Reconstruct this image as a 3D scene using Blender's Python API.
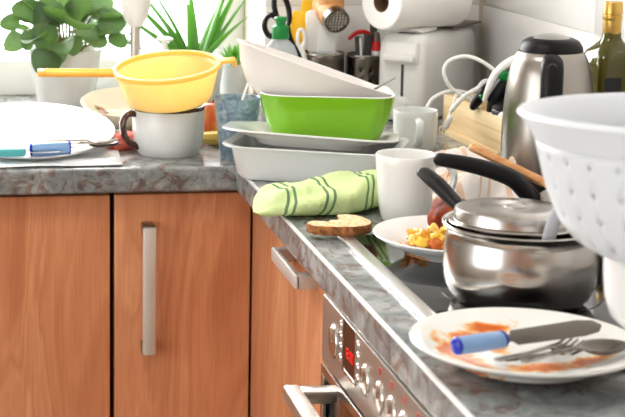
import bpy, bmesh, math, random
from mathutils import Vector, Matrix, noise
random.seed(7)
for o in list(bpy.data.objects): bpy.data.objects.remove(o)
sc = bpy.context.scene
COL = sc.collection
PI = math.pi
R = math.radians

# ------------------------------------------------------------------ camera
F, CX, CY = 1600.0, 110.0, 100.0          # focal length and principal point in pixels of a 625x417 frame
PITCH, YAW = R(8.5308), R(5.6478)
CAM = Vector((-0.4567, -2.5345, 1.394))
cr = Vector((math.cos(YAW), -math.sin(YAW), 0))
cw = Vector((math.sin(YAW)*math.cos(PITCH), math.cos(YAW)*math.cos(PITCH), -math.sin(PITCH)))
cu = cr.cross(cw)
cd = bpy.data.cameras.new('camera'); cam = bpy.data.objects.new('camera', cd); COL.objects.link(cam)
cam.matrix_world = Matrix(((cr.x, cu.x, -cw.x, CAM.x), (cr.y, cu.y, -cw.y, CAM.y), (cr.z, cu.z, -cw.z, CAM.z), (0, 0, 0, 1)))
cd.sensor_fit = 'HORIZONTAL'; cd.sensor_width = 36.0; cd.lens = F/625*36
cd.shift_x = (312.5-CX)/625; cd.shift_y = -(208.5-CY)/625
cd.clip_start = 0.05; cd.clip_end = 100
cd.dof.use_dof = True; cd.dof.focus_distance = 2.25; cd.dof.aperture_fstop = 11.0
sc.camera = cam

# ------------------------------------------------------------------ world, lights, exposure
wd = bpy.data.worlds.new('world'); sc.world = wd; wd.use_nodes = True
bg = wd.node_tree.nodes['Background']
bg.inputs[0].default_value = (0.93, 0.97, 1.0, 1); bg.inputs[1].default_value = 4.2
def area(name, loc, target, sx, sy, power, col=(1, 1, 1)):
    l = bpy.data.lights.new(name, 'AREA'); l.shape = 'RECTANGLE'; l.size = sx; l.size_y = sy; l.energy = power; l.color = col
    o = bpy.data.objects.new(name, l); COL.objects.link(o); o.location = loc
    o.rotation_euler = (Vector(target)-Vector(loc)).to_track_quat('-Z', 'Y').to_euler()
    return o
area('window_daylight', (-0.75, 1.7, 1.75), (-0.1, -0.4, 0.9), 1.7, 1.3, 88, (1.0, 0.99, 0.97))
sc.view_settings.view_transform = 'Standard'; sc.view_settings.look = 'None'
sc.view_settings.exposure = 0.31; sc.view_settings.gamma = 1.0; sc.view_settings.use_curve_mapping = False

# ------------------------------------------------------------------ helpers
def s2l(c):
    return tuple((v/12.92 if v <= .04045 else ((v+.055)/1.055)**2.4) for v in (x/255 for x in c))
def rgba(c): return s2l(c)+(1.0,)
def mat(name, col, rough=.5, metal=0., bump=0., bscale=60., coat=0., trans=0., ior=1.45, sss=0., spec=None, emis=None, translucent=0., tcol=None, alpha=None):
    m = bpy.data.materials.new(name); m.use_nodes = True
    nt = m.node_tree; b = nt.nodes['Principled BSDF']
    b.inputs['Base Color'].default_value = rgba(col); b.inputs['Roughness'].default_value = rough; b.inputs['Metallic'].default_value = metal
    b.inputs['IOR'].default_value = ior
    b.inputs['Coat Weight'].default_value = coat; b.inputs['Transmission Weight'].default_value = trans
    if spec is not None: b.inputs['Specular IOR Level'].default_value = spec
    if sss: b.inputs['Subsurface Weight'].default_value = sss; b.inputs['Subsurface Radius'].default_value = (.01, .008, .006); b.inputs['Subsurface Scale'].default_value = 1.0
    if emis: b.inputs['Emission Color'].default_value = rgba(emis[0]); b.inputs['Emission Strength'].default_value = emis[1]
    if bump:
        tc = nt.nodes.new('ShaderNodeTexCoord'); n = nt.nodes.new('ShaderNodeTexNoise'); bp = nt.nodes.new('ShaderNodeBump')
        n.inputs['Scale'].default_value = bscale; n.inputs['Detail'].default_value = 4; bp.inputs['Strength'].default_value = bump; bp.inputs['Distance'].default_value = .002
        nt.links.new(tc.outputs['Object'], n.inputs['Vector']); nt.links.new(n.outputs['Fac'], bp.inputs['Height']); nt.links.new(bp.outputs[0], b.inputs['Normal'])
    if translucent:
        t = nt.nodes.new('ShaderNodeBsdfTranslucent'); t.inputs['Color'].default_value = rgba(tcol or col)
        mx = nt.nodes.new('ShaderNodeMixShader'); mx.inputs[0].default_value = translucent
        out = nt.nodes['Material Output']
        nt.links.new(b.outputs[0], mx.inputs[1]); nt.links.new(t.outputs[0], mx.inputs[2]); nt.links.new(mx.outputs[0], out.inputs[0])
    return m
def N(m, typ, **kw):
    n = m.node_tree.nodes.new(typ)
    for k, v in kw.items():
        if k in n.inputs: n.inputs[k].default_value = v
        else: setattr(n, k, v)
    return n
def L(m, a, b): m.node_tree.links.new(a, b)
def ramp(m, stops):
    r = N(m, 'ShaderNodeValToRGB'); e = r.color_ramp.elements
    while len(e) < len(stops): e.new(.5)
    for i, (p, c) in enumerate(stops): e[i].position = p; e[i].color = rgba(c)
    return r
def noise_col(m, stops, scale=(1, 1, 1), nscale=10, detail=6, dist=0., rough=.55, rot=(0, 0, 0)):
    tc = N(m, 'ShaderNodeTexCoord'); mp = N(m, 'ShaderNodeMapping'); mp.inputs['Scale'].default_value = scale; mp.inputs['Rotation'].default_value = rot
    n = N(m, 'ShaderNodeTexNoise', Scale=nscale, Detail=detail, Distortion=dist, Roughness=rough)
    L(m, tc.outputs['Object'], mp.inputs[0]); L(m, mp.outputs[0], n.inputs['Vector'])
    r = ramp(m, stops); L(m, n.outputs['Fac'], r.inputs[0])
    return r, n
def bsdf(m): return m.node_tree.nodes['Principled BSDF']

def obj(name, geo, material, parent=None, smooth=True, sharp=38, loc=None, rot=None):
    me = bpy.data.meshes.new(name)
    if isinstance(geo, bmesh.types.BMesh):
        bm = geo
    else:
        bm = bmesh.new(); vs = [bm.verts.new(v) for v in geo[0]]
        for f in geo[1]:
            try: bm.faces.new([vs[i] for i in f])
            except ValueError: pass
    bmesh.ops.recalc_face_normals(bm, faces=bm.faces)
    if smooth:
        for f in bm.faces: f.smooth = True
        lim = R(sharp)
        for e in bm.edges:
            if len(e.link_faces) == 2 and e.calc_face_angle(0) > lim: e.smooth = False
    bm.to_mesh(me); bm.free()
    if isinstance(material, (list, tuple)):
        for k in material: me.materials.append(k)
    else: me.materials.append(material)
    o = bpy.data.objects.new(name, me); COL.objects.link(o)
    if parent: o.parent = parent
    if loc: o.location = loc
    if rot: o.rotation_euler = rot
    return o
def tag(o, label=None, cat=None, group=None, kind=None):
    if label: o['label'] = label
    if cat: o['category'] = cat
    if group: o['group'] = group
    if kind: o['kind'] = kind
    return o
def thing(name, label, cat, loc=(0, 0, 0), rot=(0, 0, 0), group=None):
    o = bpy.data.objects.new(name, None); COL.objects.link(o); o.empty_display_size = .05
    o.location = loc; o.rotation_euler = rot
    return tag(o, label, cat, group)
def join(*gs):
    v, f = [], []
    for g in gs:
        k = len(v); v += [tuple(p) for p in g[0]]; f += [tuple(i+k for i in q) for q in g[1]]
    return v, f
def xf(g, M): return [tuple(M @ Vector(p)) for p in g[0]], g[1]
def T(x, y, z): return Matrix.Translation((x, y, z))
def RZ(a): return Matrix.Rotation(a, 4, 'Z')
def RX(a): return Matrix.Rotation(a, 4, 'X')
def RY(a): return Matrix.Rotation(a, 4, 'Y')

def box(x0, x1, y0, y1, z0, z1, bev=0., seg=2):
    bm = bmesh.new()
    bmesh.ops.create_cube(bm, size=1.0)
    for v in bm.verts:
        v.co = Vector(((x0+x1)/2+v.co.x*(x1-x0), (y0+y1)/2+v.co.y*(y1-y0), (z0+z1)/2+v.co.z*(z1-z0)))
    if bev: bmesh.ops.bevel(bm, geom=list(bm.edges), offset=bev, segments=seg, profile=.5, affect='EDGES')
    return bm
def g(bm):
    bm.verts.index_update()
    r = ([tuple(v.co) for v in bm.verts], [tuple(v.index for v in f.verts) for f in bm.faces]); bm.free(); return r
def gbox(*a, **k): return g(box(*a, **k))

def lathe(prof, seg=48, skip=None, sx=1., sy=1.):
    """revolve (r,z) pairs; r==0 closes with a fan; skip(i,j) drops face j of band i"""
    v, f, idx = [], [], []
    for (r, z) in prof:
        if r < 1e-6: idx.append([len(v)]); v.append((0, 0, z))
        else:
            k = len(v); idx.append([k+j for j in range(seg)])
            v += [(r*sx*math.cos(2*PI*j/seg), r*sy*math.sin(2*PI*j/seg), z) for j in range(seg)]
    for i in range(len(prof)-1):
        a, b = idx[i], idx[i+1]
        for j in range(seg):
            if skip and skip(i, j): continue
            n = (j+1) % seg
            if len(a) == 1 and len(b) == 1: continue
            if len(a) == 1: f.append((a[0], b[j], b[n]))
            elif len(b) == 1: f.append((a[j], b[0], a[n]))
            else: f.append((a[j], a[n], b[n], b[j]))
    return v, f
def loft(rings, cap0=True, cap1=True, closed=True):
    v, f = [], []; n = len(rings[0])
    for r in rings: v += [tuple(p) for p in r]
    for i in range(len(rings)-1):
        for j in range(n if closed else n-1):
            k = (j+1) % n
            f.append((i*n+j, i*n+k, (i+1)*n+k, (i+1)*n+j))
    if cap0: f.append(tuple(range(n)))
    if cap1: f.append(tuple((len(rings)-1)*n+j for j in range(n)))
    return v, f
def rrect(w, d, r, z, n=6, cx=0, cy=0):
    pts = []; r = min(r, w/2-1e-4, d/2-1e-4)
    for k, (sx, sy) in enumerate(((1, 1), (-1, 1), (-1, -1), (1, -1))):
        for i in range(n+1):
            a = PI/2*(k+i/n)
            pts.append((cx+sx*(w/2-r)+r*math.cos(a), cy+sy*(d/2-r)+r*math.sin(a), z))
    return pts
def smoothpath(pts, sub=6):
    P = [Vector(p) for p in pts]; out = []
    for i in range(len(P)-1):
        p0 = P[max(i-1, 0)]; p1 = P[i]; p2 = P[i+1]; p3 = P[min(i+2, len(P)-1)]
        for k in range(sub):
            t = k/sub
            out.append(.5*((2*p1)+(p2-p0)*t+(2*p0-5*p1+4*p2-p3)*t*t+(3*p1-p0-3*p2+p3)*t**3))
    out.append(P[-1]); return out
def lerp_list(vals, t):
    x = t*(len(vals)-1); i = min(int(x), len(vals)-2); u = x-i
    return vals[i]*(1-u)+vals[i+1]*u
def tube(pts, rad, n=10, sub=6, flat=1., up=(0, 0, 1), closed=False, cap=True):
    """rad: number or list along the path; flat scales the section across 'side' vs 'up'"""
    P = smoothpath(pts, sub) if sub > 1 else [Vector(p) for p in pts]
    U = Vector(up); rings = []; m = len(P)
    prev = None
    for i, p in enumerate(P):
        t = (P[min(i+1, m-1)]-P[max(i-1, 0)]).normalized()
        if prev is None:
            s = t.cross(U)
            if s.length < 1e-3: s = t.cross(Vector((1, 0, 0)))
        else: s = prev-t*prev.dot(t)
        s.normalize(); prev = s; w = s.cross(t).normalized()
        r = rad if isinstance(rad, (int, float)) else lerp_list(rad, i/(m-1))
        fl = flat if isinstance(flat, (int, float)) else lerp_list(flat, i/(m-1))
        rings.append([p+s*(r*math.cos(2*PI*j/n))+w*(r*fl*math.sin(2*PI*j/n)) for j in range(n)])
    if cap:   # rounded ends
        def endring(ring, c, d, k): return [c+(q-c)*k+d for q in ring]
        t0 = (P[0]-P[1]).normalized(); t1 = (P[-1]-P[-2]).normalized()
        r0 = rad if isinstance(rad, (int, float)) else rad[0]; r1 = rad if isinstance(rad, (int, float)) else rad[-1]
        rings = [endring(rings[0], P[0], t0*r0*.55, .45), endring(rings[0], P[0], t0*r0*.3, .82)]+rings+[endring(rings[-1], P[-1], t1*r1*.3, .82), endring(rings[-1], P[-1], t1*r1*.55, .45)]
    return loft(rings, cap, cap)
def extrude_poly(pts, z0, z1, bev=0., seg=2, edge_filter=None):
    bm = bmesh.new(); vs = [bm.verts.new((x, y, z0)) for x, y in pts]; f = bm.faces.new(vs)
    r = bmesh.ops.extrude_face_region(bm, geom=[f])
    bmesh.ops.translate(bm, vec=(0, 0, z1-z0), verts=[e for e in r['geom'] if isinstance(e, bmesh.types.BMVert)])
    if bev:
        es = [e for e in bm.edges if (edge_filter(e) if edge_filter else True)]
        bmesh.ops.bevel(bm, geom=es, offset=bev, segments=seg, profile=.5, affect='EDGES')
    return bm
def blob(rx, ry, rz, amp=.1, fr=3., seed=0, sub=3):
    bm = bmesh.new(); bmesh.ops.create_icosphere(bm, subdivisions=sub, radius=1)
    for v in bm.verts:
        k = 1+amp*noise.noise(v.co*fr*.5+Vector((seed*7.3, seed*3.1, seed)))*2
        v.co = Vector((v.co.x*rx*k, v.co.y*ry*k, v.co.z*rz*k))
    return bm
def sheet(fn, nu, nv):
    v = [fn(i/(nu-1), j/(nv-1)) for i in range(nu) for j in range(nv)]
    f = [(i*nv+j, (i+1)*nv+j, (i+1)*nv+j+1, i*nv+j+1) for i in range(nu-1) for j in range(nv-1)]
    return v, f
def solid(o, th, off=-1):
    m = o.modifiers.new('solid', 'SOLIDIFY'); m.thickness = th; m.offset = off; return o
def subd(o, n=1):
    m = o.modifiers.new('sub', 'SUBSURF'); m.levels = n; m.render_levels = n; return o

# ------------------------------------------------------------------ materials
ceramic = mat('ceramic_white', (238, 237, 232), .14, coat=.2)
ceramic_grey = mat('ceramic_pale_grey', (226, 228, 226), .18)
cream = mat('ceramic_cream', (243, 232, 208), .2)
white_plastic = mat('white_plastic', (238, 237, 233), .32)
white_clear = mat('white_clouded_plastic', (252, 252, 250), .3, translucent=.35)
black_plastic = mat('black_plastic', (13, 12, 13), .42, spec=.25)
dark_grey = mat('dark_grey_plastic', (58, 58, 60), .4)
steel = mat('steel_polished', (205, 200, 194), .22, 1.)
steel_b = mat('steel_brushed', (196, 190, 183), .36, 1.)
for m_ in (steel, steel_b): bsdf_ = m_.node_tree.nodes['Principled BSDF']; bsdf_.inputs['Anisotropic'].default_value = .65
steel_d = mat('steel_dull_cutlery', (108, 101, 93), .3, 1.)
nickel = mat('brushed_nickel', (222, 219, 214), .4, .65, bump=.1, bscale=300)
for m_ in (steel, steel_b):
    tc = N(m_, 'ShaderNodeTexCoord'); mp = N(m_, 'ShaderNodeMapping'); mp.inputs['Scale'].default_value = (3, 3, 220)
    n_ = N(m_, 'ShaderNodeTexNoise', Scale=6., Detail=3.); L(m_, tc.outputs['Object'], mp.inputs[0]); L(m_, mp.outputs[0], n_.inputs['Vector'])
    mr = N(m_, 'ShaderNodeMapRange'); b_ = bsdf(m_).inputs['Roughness'].default_value
    mr.inputs['To Min'].default_value = b_*.75; mr.inputs['To Max'].default_value = b_*1.3
    L(m_, n_.outputs['Fac'], mr.inputs[0]); L(m_, mr.outputs[0], bsdf(m_).inputs['Roughness'])
glassblack = mat('hob_black_glass', (8, 8, 9), .06, spec=.42)
red = mat('red_plastic', (200, 30, 28), .35)
green_plastic = mat('green_cap_plastic', (18, 130, 58), .35)
yellow_plastic = mat('yellow_plastic', (255, 224, 70), .35, translucent=.4, tcol=(255, 220, 70))
gold = mat('gold_foil', (205, 165, 85), .32, .8)
lime = mat('lime_glaze', (120, 180, 18), .16, coat=.3)
blue_handle = mat('clear_blue_plastic', (150, 190, 232), .18, translucent=.25, coat=.4)
blue_deep = mat('deep_blue_plastic', (26, 46, 170), .25)
teal = mat('teal_plastic', (96, 190, 194), .35, translucent=.2)
leaf_var = [mat('leaf_violet_dark', (60, 84, 52), .36, translucent=.2, tcol=(120, 165, 70), bump=.8, bscale=110), mat('leaf_violet_mid', (78, 106, 66), .36, translucent=.2, tcol=(130, 175, 80), bump=.8, bscale=110), mat('leaf_violet_light', (98, 128, 82), .36, translucent=.2, tcol=(140, 185, 90), bump=.8, bscale=110)]
leafg = mat('leaf_violet_green', (66, 90, 56), .4, translucent=.25, tcol=(120, 165, 70))
aloeg = mat('leaf_aloe_green', (104, 158, 78), .4, translucent=.4, tcol=(170, 222, 110))
stemm = mat('stem_pale', (150, 150, 96), .5, translucent=.2)
purple = mat('petal_violet', (150, 90, 200), .5, translucent=.4)
soil = mat('potting_soil', (60, 44, 32), .9, bump=.6, bscale=150)
brown_glaze = mat('brown_glaze', (74, 38, 22), .16, coat=.3)
paper = mat('paper_white', (246, 244, 240), .85, bump=.25, bscale=160)
card = mat('cardboard_core', (120, 92, 66), .8)
tile_m = mat('wall_tile_glaze', (232, 230, 228), .16)
grout = mat('tile_grout', (212, 203, 186), .85)
plaster = mat('plaster_white', (240, 239, 236), .8, bump=.1, bscale=90)
rear_m = mat('room_paint', (226, 216, 204), .8)
floor_m = mat('floor_tile', (192, 178, 162), .45)
dark_food = mat('dark_soup', (52, 22, 14), .25)

wood = mat('cabinet_maple', (205, 128, 82), .42, coat=.08)
r1, n1 = noise_col(wood, [(.30, (190, 120, 80)), (.42, (214, 146, 102)), (.50, (202, 132, 90)), (.56, (218, 152, 108)), (.64, (208, 140, 97)), (.75, (224, 160, 118))], (5, 5, .9), 1.9, 3, 1.2)
tc = N(wood, 'ShaderNodeTexCoord'); mp = N(wood, 'ShaderNodeMapping'); mp.inputs['Scale'].default_value = (60, 60, 2.4)
n2 = N(wood, 'ShaderNodeTexNoise', Scale=4., Detail=3.); L(wood, tc.outputs['Object'], mp.inputs[0]); L(wood, mp.outputs[0], n2.inputs['Vector'])
mx = N(wood, 'ShaderNodeMix', data_type='RGBA', blend_type='MULTIPLY'); mx.inputs[0].default_value = .28
r2 = ramp(wood, [(.35, (214, 190, 172)), (.6, (255, 255, 255))]); L(wood, n2.outputs['Fac'], r2.inputs[0])
L(wood, r1.outputs[0], mx.inputs[6]); L(wood, r2.outputs[0], mx.inputs[7]); L(wood, mx.outputs[2], bsdf(wood).inputs['Base Color'])
wood_dark = mat('cabinet_gap_dark', (70, 38, 24), .6)
wood_pale = mat('pine_crate', (232, 205, 158), .6)
r1, _ = noise_col(wood_pale, [(.3, (214, 178, 124)), (.55, (236, 211, 166)), (.8, (244, 226, 190))], (2, 1, 22), 2.5, 4, .6); L(wood_pale, r1.outputs[0], bsdf(wood_pale).inputs['Base Color'])
wood_beech = mat('beech_utensil', (206, 146, 88), .5)
r1, _ = noise_col(wood_beech, [(.3, (188, 122, 66)), (.7, (220, 164, 106))], (3, 40, 40), 2.2, 4, .5); L(wood_beech, r1.outputs[0], bsdf(wood_beech).inputs['Base Color'])

stone = mat('stone_laminate', (150, 148, 140), .24)
r1, n1 = noise_col(stone, [(.28, (92, 95, 96)), (.40, (116, 120, 120)), (.52, (136, 141, 140)), (.63, (162, 166, 164)), (.74, (132, 134, 132))], (1, 1, 1), 14, 8, 1.8, .62, (0, 0, .6))
r2, n2 = noise_col(stone, [(.52, (255, 255, 255)), (.60, (214, 172, 156)), (.67, (186, 128, 108)), (.74, (255, 255, 255))], (1, .55, 1), 21, 6, 2.5, .6, (0, .3, -.5))
r3, n3 = noise_col(stone, [(.30, (120, 112, 104)), (.38, (255, 255, 255))], (.6, 1.1, 1), 26, 5, 2., .6, (0, 0, .9))
ma = N(stone, 'ShaderNodeMix', data_type='RGBA', blend_type='MULTIPLY'); ma.inputs[0].default_value = .75
mb = N(stone, 'ShaderNodeMix', data_type='RGBA', blend_type='MULTIPLY'); mb.inputs[0].default_value = .6
L(stone, r1.outputs[0], ma.inputs[6]); L(stone, r2.outputs[0], ma.inputs[7]); L(stone, ma.outputs[2], mb.inputs[6]); L(stone, r3.outputs[0], mb.inputs[7]); L(stone, mb.outputs[2], bsdf(stone).inputs['Base Color'])

yel_col = mat('colander_yellow_plastic', (255, 220, 124), .3, translucent=.5, tcol=(255, 226, 140))
yel_thin = mat('colander_thin_yellow_plastic', (255, 234, 170), .32, translucent=.55, tcol=(255, 236, 172))
wh_col = mat('colander_white_plastic', (242, 244, 246), .3, translucent=.3, tcol=(235, 240, 246))
tumbler_m = mat('blue_frosted_plastic', (150, 176, 198), .22, trans=.6, bump=1., bscale=60, ior=1.3)
r1, _ = noise_col(tumbler_m, [(.35, (138, 164, 186)), (.52, (180, 200, 214)), (.66, (226, 234, 240))], (1, 1, 1), 48, 4, 1.5); L(tumbler_m, r1.outputs[0], bsdf(tumbler_m).inputs['Base Color'])
soap_m = mat('soap_clear_plastic', (214, 220, 222), .2, trans=.5, ior=1.2)
oil_m = mat('olive_oil_glass', (82, 78, 10), .05, coat=.4, translucent=.25, tcol=(150, 130, 10))
label_m = mat('black_label', (24, 26, 20), .5)
pane_m = bpy.data.materials.new('window_pane_glass'); pane_m.use_nodes = True
nt = pane_m.node_tree; nt.nodes.remove(nt.nodes['Principled BSDF'])
tr = nt.nodes.new('ShaderNodeBsdfTransparent'); gl = nt.nodes.new('ShaderNodeBsdfGlossy'); gl.inputs['Roughness'].default_value = .02
mx = nt.nodes.new('ShaderNodeMixShader'); mx.inputs[0].default_value = .06
nt.links.new(tr.outputs[0], mx.inputs[1]); nt.links.new(gl.outputs[0], mx.inputs[2]); nt.links.new(mx.outputs[0], nt.nodes['Material Output'].inputs[0])

# ------------------------------------------------------------------ setting
ZT = .90; WX = .612; WY = .605
def struct(name, geo, m, label=None, cat=None, **k):
    return tag(obj(name, geo, m, **k), label, cat, kind='structure')
struct('floor', box(-4.2, WX, -4.6, .9, -.05, 0), floor_m, 'plain tiled kitchen floor below the wooden cabinets', 'floor', smooth=False)
struct('ceiling', box(-4.2, WX+.1, -4.6, 1.0, 2.5, 2.55), plaster, 'plain white ceiling above the kitchen', 'ceiling', smooth=False)
NX0, NX1, NY, NZ = -1.15, .165, .86, 2.1      # window recess
wb = join(gbox(NX1, WX+.1, WY, NY+.1, 0, 2.5), gbox(-4.2, NX0, WY, NY+.1, 0, 2.5), gbox(NX0, NX1, WY, NY+.1, 0, ZT-.04), gbox(NX0, NX1, WY, NY+.1, NZ, 2.5))
wall_b = struct('wall_back', wb, grout, 'back kitchen wall with pale tiles beside the window', 'wall', smooth=False)
wall_r = struct('wall_right', box(WX, WX+.1, -4.6, WY, 0, 2.5), grout, 'right kitchen wall with large pale glossy tiles', 'wall', smooth=False)
struct('wall_rear', box(-4.2, WX, -4.7, -4.6, 0, 2.5), rear_m, 'plain painted wall on the far side of the room', 'wall', smooth=False)
wl = join(gbox(-2.9, -2.8, -4.6, -3.6, 0, 2.5), gbox(-2.9, -2.8, -.9, WY, 0, 2.5), gbox(-2.9, -2.8, -3.6, -.9, 2.3, 2.5), gbox(-2.9, -2.8, -3.6, -.9, 0, .45))
struct('wall_left', wl, plaster, 'plain white wall with the wide daylight opening left of the camera', 'wall', smooth=False)
for i, (xa, xb) in enumerate(((-2.2, -1.35), (-.75, -.1))):
    t = thing('tall_cabinet', ('wide maple larder cabinet against the wall behind the viewer', 'narrow maple larder cabinet against the wall behind the viewer')[i], 'cabinet', ((xa+xb)/2, -4.6, 0))
    w = (xb-xa)/2
    obj('carcass', box(-w, w, .002, .5, .08, 2.2), wood_dark, t, smooth=False); obj('plinth', box(-w, w, .002, .44, 0, .08), wood_dark, t, smooth=False)
    for s in (-1, 1): obj('door', box(min(0, s*w)+.002, max(0, s*w)-.002, .5, .52, .082, 2.198, .002), wood, t)
cl_ = thing('added_fill_lamp', 'round white lamp added on the unseen ceiling to brighten the worktop corner', 'lamp', (-.55, -.75, 2.5))  # lamp added out of view to brighten the dim back-right corner
obj('housing', lathe([(0, 0), (.20, 0), (.205, -.01), (.20, -.045), (.185, -.05), (0, -.05)], 48), white_plastic, cl_)
dl = bpy.data.lights.new('added_fill_light', 'AREA'); dl.shape = 'DISK'; dl.size = .36; dl.energy = 9; dl.color = (1., .97, .93)
dlo = bpy.data.objects.new('added_fill_light', dl); COL.objects.link(dlo); dlo.parent = cl_; dlo.location = (0, 0, -.055)
# tiles
zj = 1.1065; TH = .20; TW = .57; G = .0016
first = {}
def tile(parent, geo_key, bmf, loc, rot=None):
    if geo_key in first:
        o = bpy.data.objects.new('tile', first[geo_key]); COL.objects.link(o); o.parent = parent; o.location = loc
    else:
        o = obj('tile', bmf(), tile_m, parent, loc=loc); first[geo_key] = o.data
for k in range(-1, 5):
    z0 = zj+k*TH
    zlo = max(z0, ZT)+G/2; h = z0+TH-G/2-zlo
    y1 = .03+TW
    for i in range(4):
        ya = .03+TW-(i+1)*TW; yb = ya+TW
        if i == 0: yb = WY-.006
        tile(wall_r, ('r', round(h, 4), round(yb-ya, 4)), lambda: box(-.006, 0, G/2, yb-ya-G/2, 0, h, .0007), (WX+.0035, ya, zlo))
    tile(wall_b, ('b', round(h, 4)), lambda: box(0, WX-.008-NX1, -.006, 0, 0, h, .0007), (NX1, WY+.0035, zlo))
# window
win = tag(thing('window_1', 'bright white framed kitchen window behind the plants', 'window', (0, 0, 0)), kind='structure')
obj('window_sill', box(NX0+.001, NX1-.001, WY-.0005, NY-.02, ZT-.04, ZT), stone, win, smooth=False)
fr = join(gbox(NX0, NX1, NY-.03, NY+.03, ZT, ZT+.075, bev=.004), gbox(NX0, NX1, NY-.03, NY+.03, NZ-.06, NZ, bev=.004),
          gbox(NX1-.06, NX1, NY-.03, NY+.03, ZT+.075, NZ-.06, bev=.004), gbox(NX0, NX0+.06, NY-.03, NY+.03, ZT+.075, NZ-.06, bev=.004), gbox(-.56, -.48, NY-.03, NY+.03, ZT+.075, NZ-.06, bev=.004))
obj('window_frame', fr, white_plastic, win)
for xa, xb in ((NX0+.06, -.56), (-.48, NX1-.06)):
    obj('window_pane', box(xa, xb, NY-.003, NY+.003, ZT+.075, NZ-.06), pane_m, win, smooth=False)

# ------------------------------------------------------------------ worktop and cabinets
top_pts = [(-1.7, 0), (0, 0), (0, -1.75), (WX-.008, -1.75), (WX-.008, WY-.008), (NX1, WY-.008), (NX1, WY-.001), (-1.15, WY-.001), (-1.15, WY-.008), (-1.7, WY-.008)]
def front_edges(e):
    a, b = e.verts[0].co, e.verts[1].co
    if abs(a.z-b.z) > 1e-5: return False
    if abs(a.y) < 1e-5 and abs(b.y) < 1e-5: return True
    return abs(a.x) < 1e-5 and abs(b.x) < 1e-5
wt = obj('worktop', extrude_poly(top_pts, .858, ZT, .006, 4, front_edges), stone, sharp=50)
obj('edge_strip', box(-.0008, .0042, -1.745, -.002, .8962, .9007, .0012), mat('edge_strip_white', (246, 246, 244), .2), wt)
tag(wt, 'L-shaped grey mottled stone-look worktop with rust veins', 'worktop')

def cabinet(name, label, x0, x1, y, z0=.13, z1=.855, handle=None):
    """unit of the back run, its front at y, looking to -Y"""
    t = thing(name, label, 'cabinet', ((x0+x1)/2, y, 0))
    w = (x1-x0)/2
    obj('carcass', box(-w, w, .019, .52, z0, z1), wood_dark, t, smooth=False)
    obj('plinth', box(-w, w, .05, .07, 0, z0), wood_dark, t, smooth=False)
    d = obj('door', box(-w+.002, w-.002, 0, .019, z0+.002, z1-.004, .0025, 3), wood, t)
    return t, d
c1, d1 = cabinet('base_cabinet', 'maple base cabinet door at the left below the large white plate, no handle in view', -.80, -.2015, .024)
c2, d2 = cabinet('base_cabinet', 'narrow maple base cabinet with a vertical nickel bar handle', -.198, .0335, .024)
# vertical bar handle of the narrow cabinet
hx = -.1426+.08225
hb = join(gbox(hx-.011, hx+.011, -.042, -.031, .589, .803, bev=.003))
ho = obj('handle', hb, nickel, d2)
for za in (.7875, .586): obj('handle_mount', box(hx-.010, hx+.010, -.031, 0, za, za+.018, .002), steel_d, d2)
# right run: corner filler + door with horizontal handle
c3 = thing('base_cabinet', 'maple base cabinet in the right run with a horizontal bow handle, next to the oven', 'cabinet', (.034, -.31, 0))
obj('carcass', box(.019, .55, -.308, .032, .13, .855), wood_dark, c3, smooth=False)
obj('plinth', box(.06, .08, -.308, .032, 0, .13), wood_dark, c3, smooth=False)
obj('filler_panel', box(.0, .019, .034, .333, .132, .853, .0015), wood, c3)
d3 = obj('door', box(-.004, .015, -.306, .031, .132, .851, .0025, 3), wood, c3)
obj('handle', join(gbox(-.036, -.028, -.162, .002, .820, .840, bev=.0025), gbox(-.034, -.004, -.162, -.145, .820, .840, bev=.002), gbox(-.034, -.004, -.015, .002, .820, .840, bev=.002)), nickel, d3)

# ------------------------------------------------------------------ oven
ov = thing('oven', 'built-in stainless steel oven with control panel below the hob', 'oven', (0, -.625, 0))
obj('body', box(.02, .55, -.60, 0, .12, .856), dark_grey, ov, smooth=False)
panel = obj('control_panel', box(.0, .02, -.60, 0, .772, .857, .0015), steel_b, ov)
dr = obj('oven_door', box(.004, .02, -.60, 0, .16, .768, .002), glassblack, ov)
obj('door_trim', join(gbox(-.001, .004, -.60, 0, .755, .768, bev=.001), gbox(-.001, .004, -.012, 0, .20, .755, bev=.001)), steel, dr)
obj('handle', join(gbox(-.062, -.040, -.56, -.055, .742, .760, bev=.005, seg=3), gbox(-.042, -.0, -.085, -.06, .743, .759, bev=.002), gbox(-.042, -.0, -.55, -.525, .743, .759, bev=.002)), steel_b, dr)
disp = obj('display', box(-.0006, .004, -.168, -.112, .797, .858-.002), mat('display_glass', (46, 22, 16), .12), ov, smooth=False)
obj('display_frame', join(gbox(-.0015, 0, -.171, -.168, .795, .857), gbox(-.0015, 0, -.112, -.109, .795, .857), gbox(-.0015, 0, -.171, -.109, .793, .797)), steel, ov, smooth=False)
ledm = mat('display_red_digits', (255, 20, 10), .5, emis=((255, 18, 8), .12))
SEG = {0: 'abcdef', 1: 'bc', 2: 'abged', 8: 'abcdefg'}
def digit(d, y, z, w=.0065, h=.012, t=.0013):
    gs = []
    Q = dict(a=(0, w, h-t, h), g_=(0, w, h/2-t/2, h/2+t/2), d=(0, w, 0, t), f=(0, t, h/2, h), b=(w-t, w, h/2, h), e=(0, t, 0, h/2), c=(w-t, w, 0, h/2))
    for s in SEG[d]:
        a = Q['g_' if s == 'g' else s]
        gs.append(gbox(-.0012, -.0005, y-a[1], y-a[0], z+a[2], z+a[3]))
    return join(*gs)
for k, d in enumerate((1, 2, 0, 0)):
    obj('display_digit', digit(d, -.122-k*.0088-(.003 if k > 1 else 0), .815), ledm, disp, smooth=False)
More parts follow.
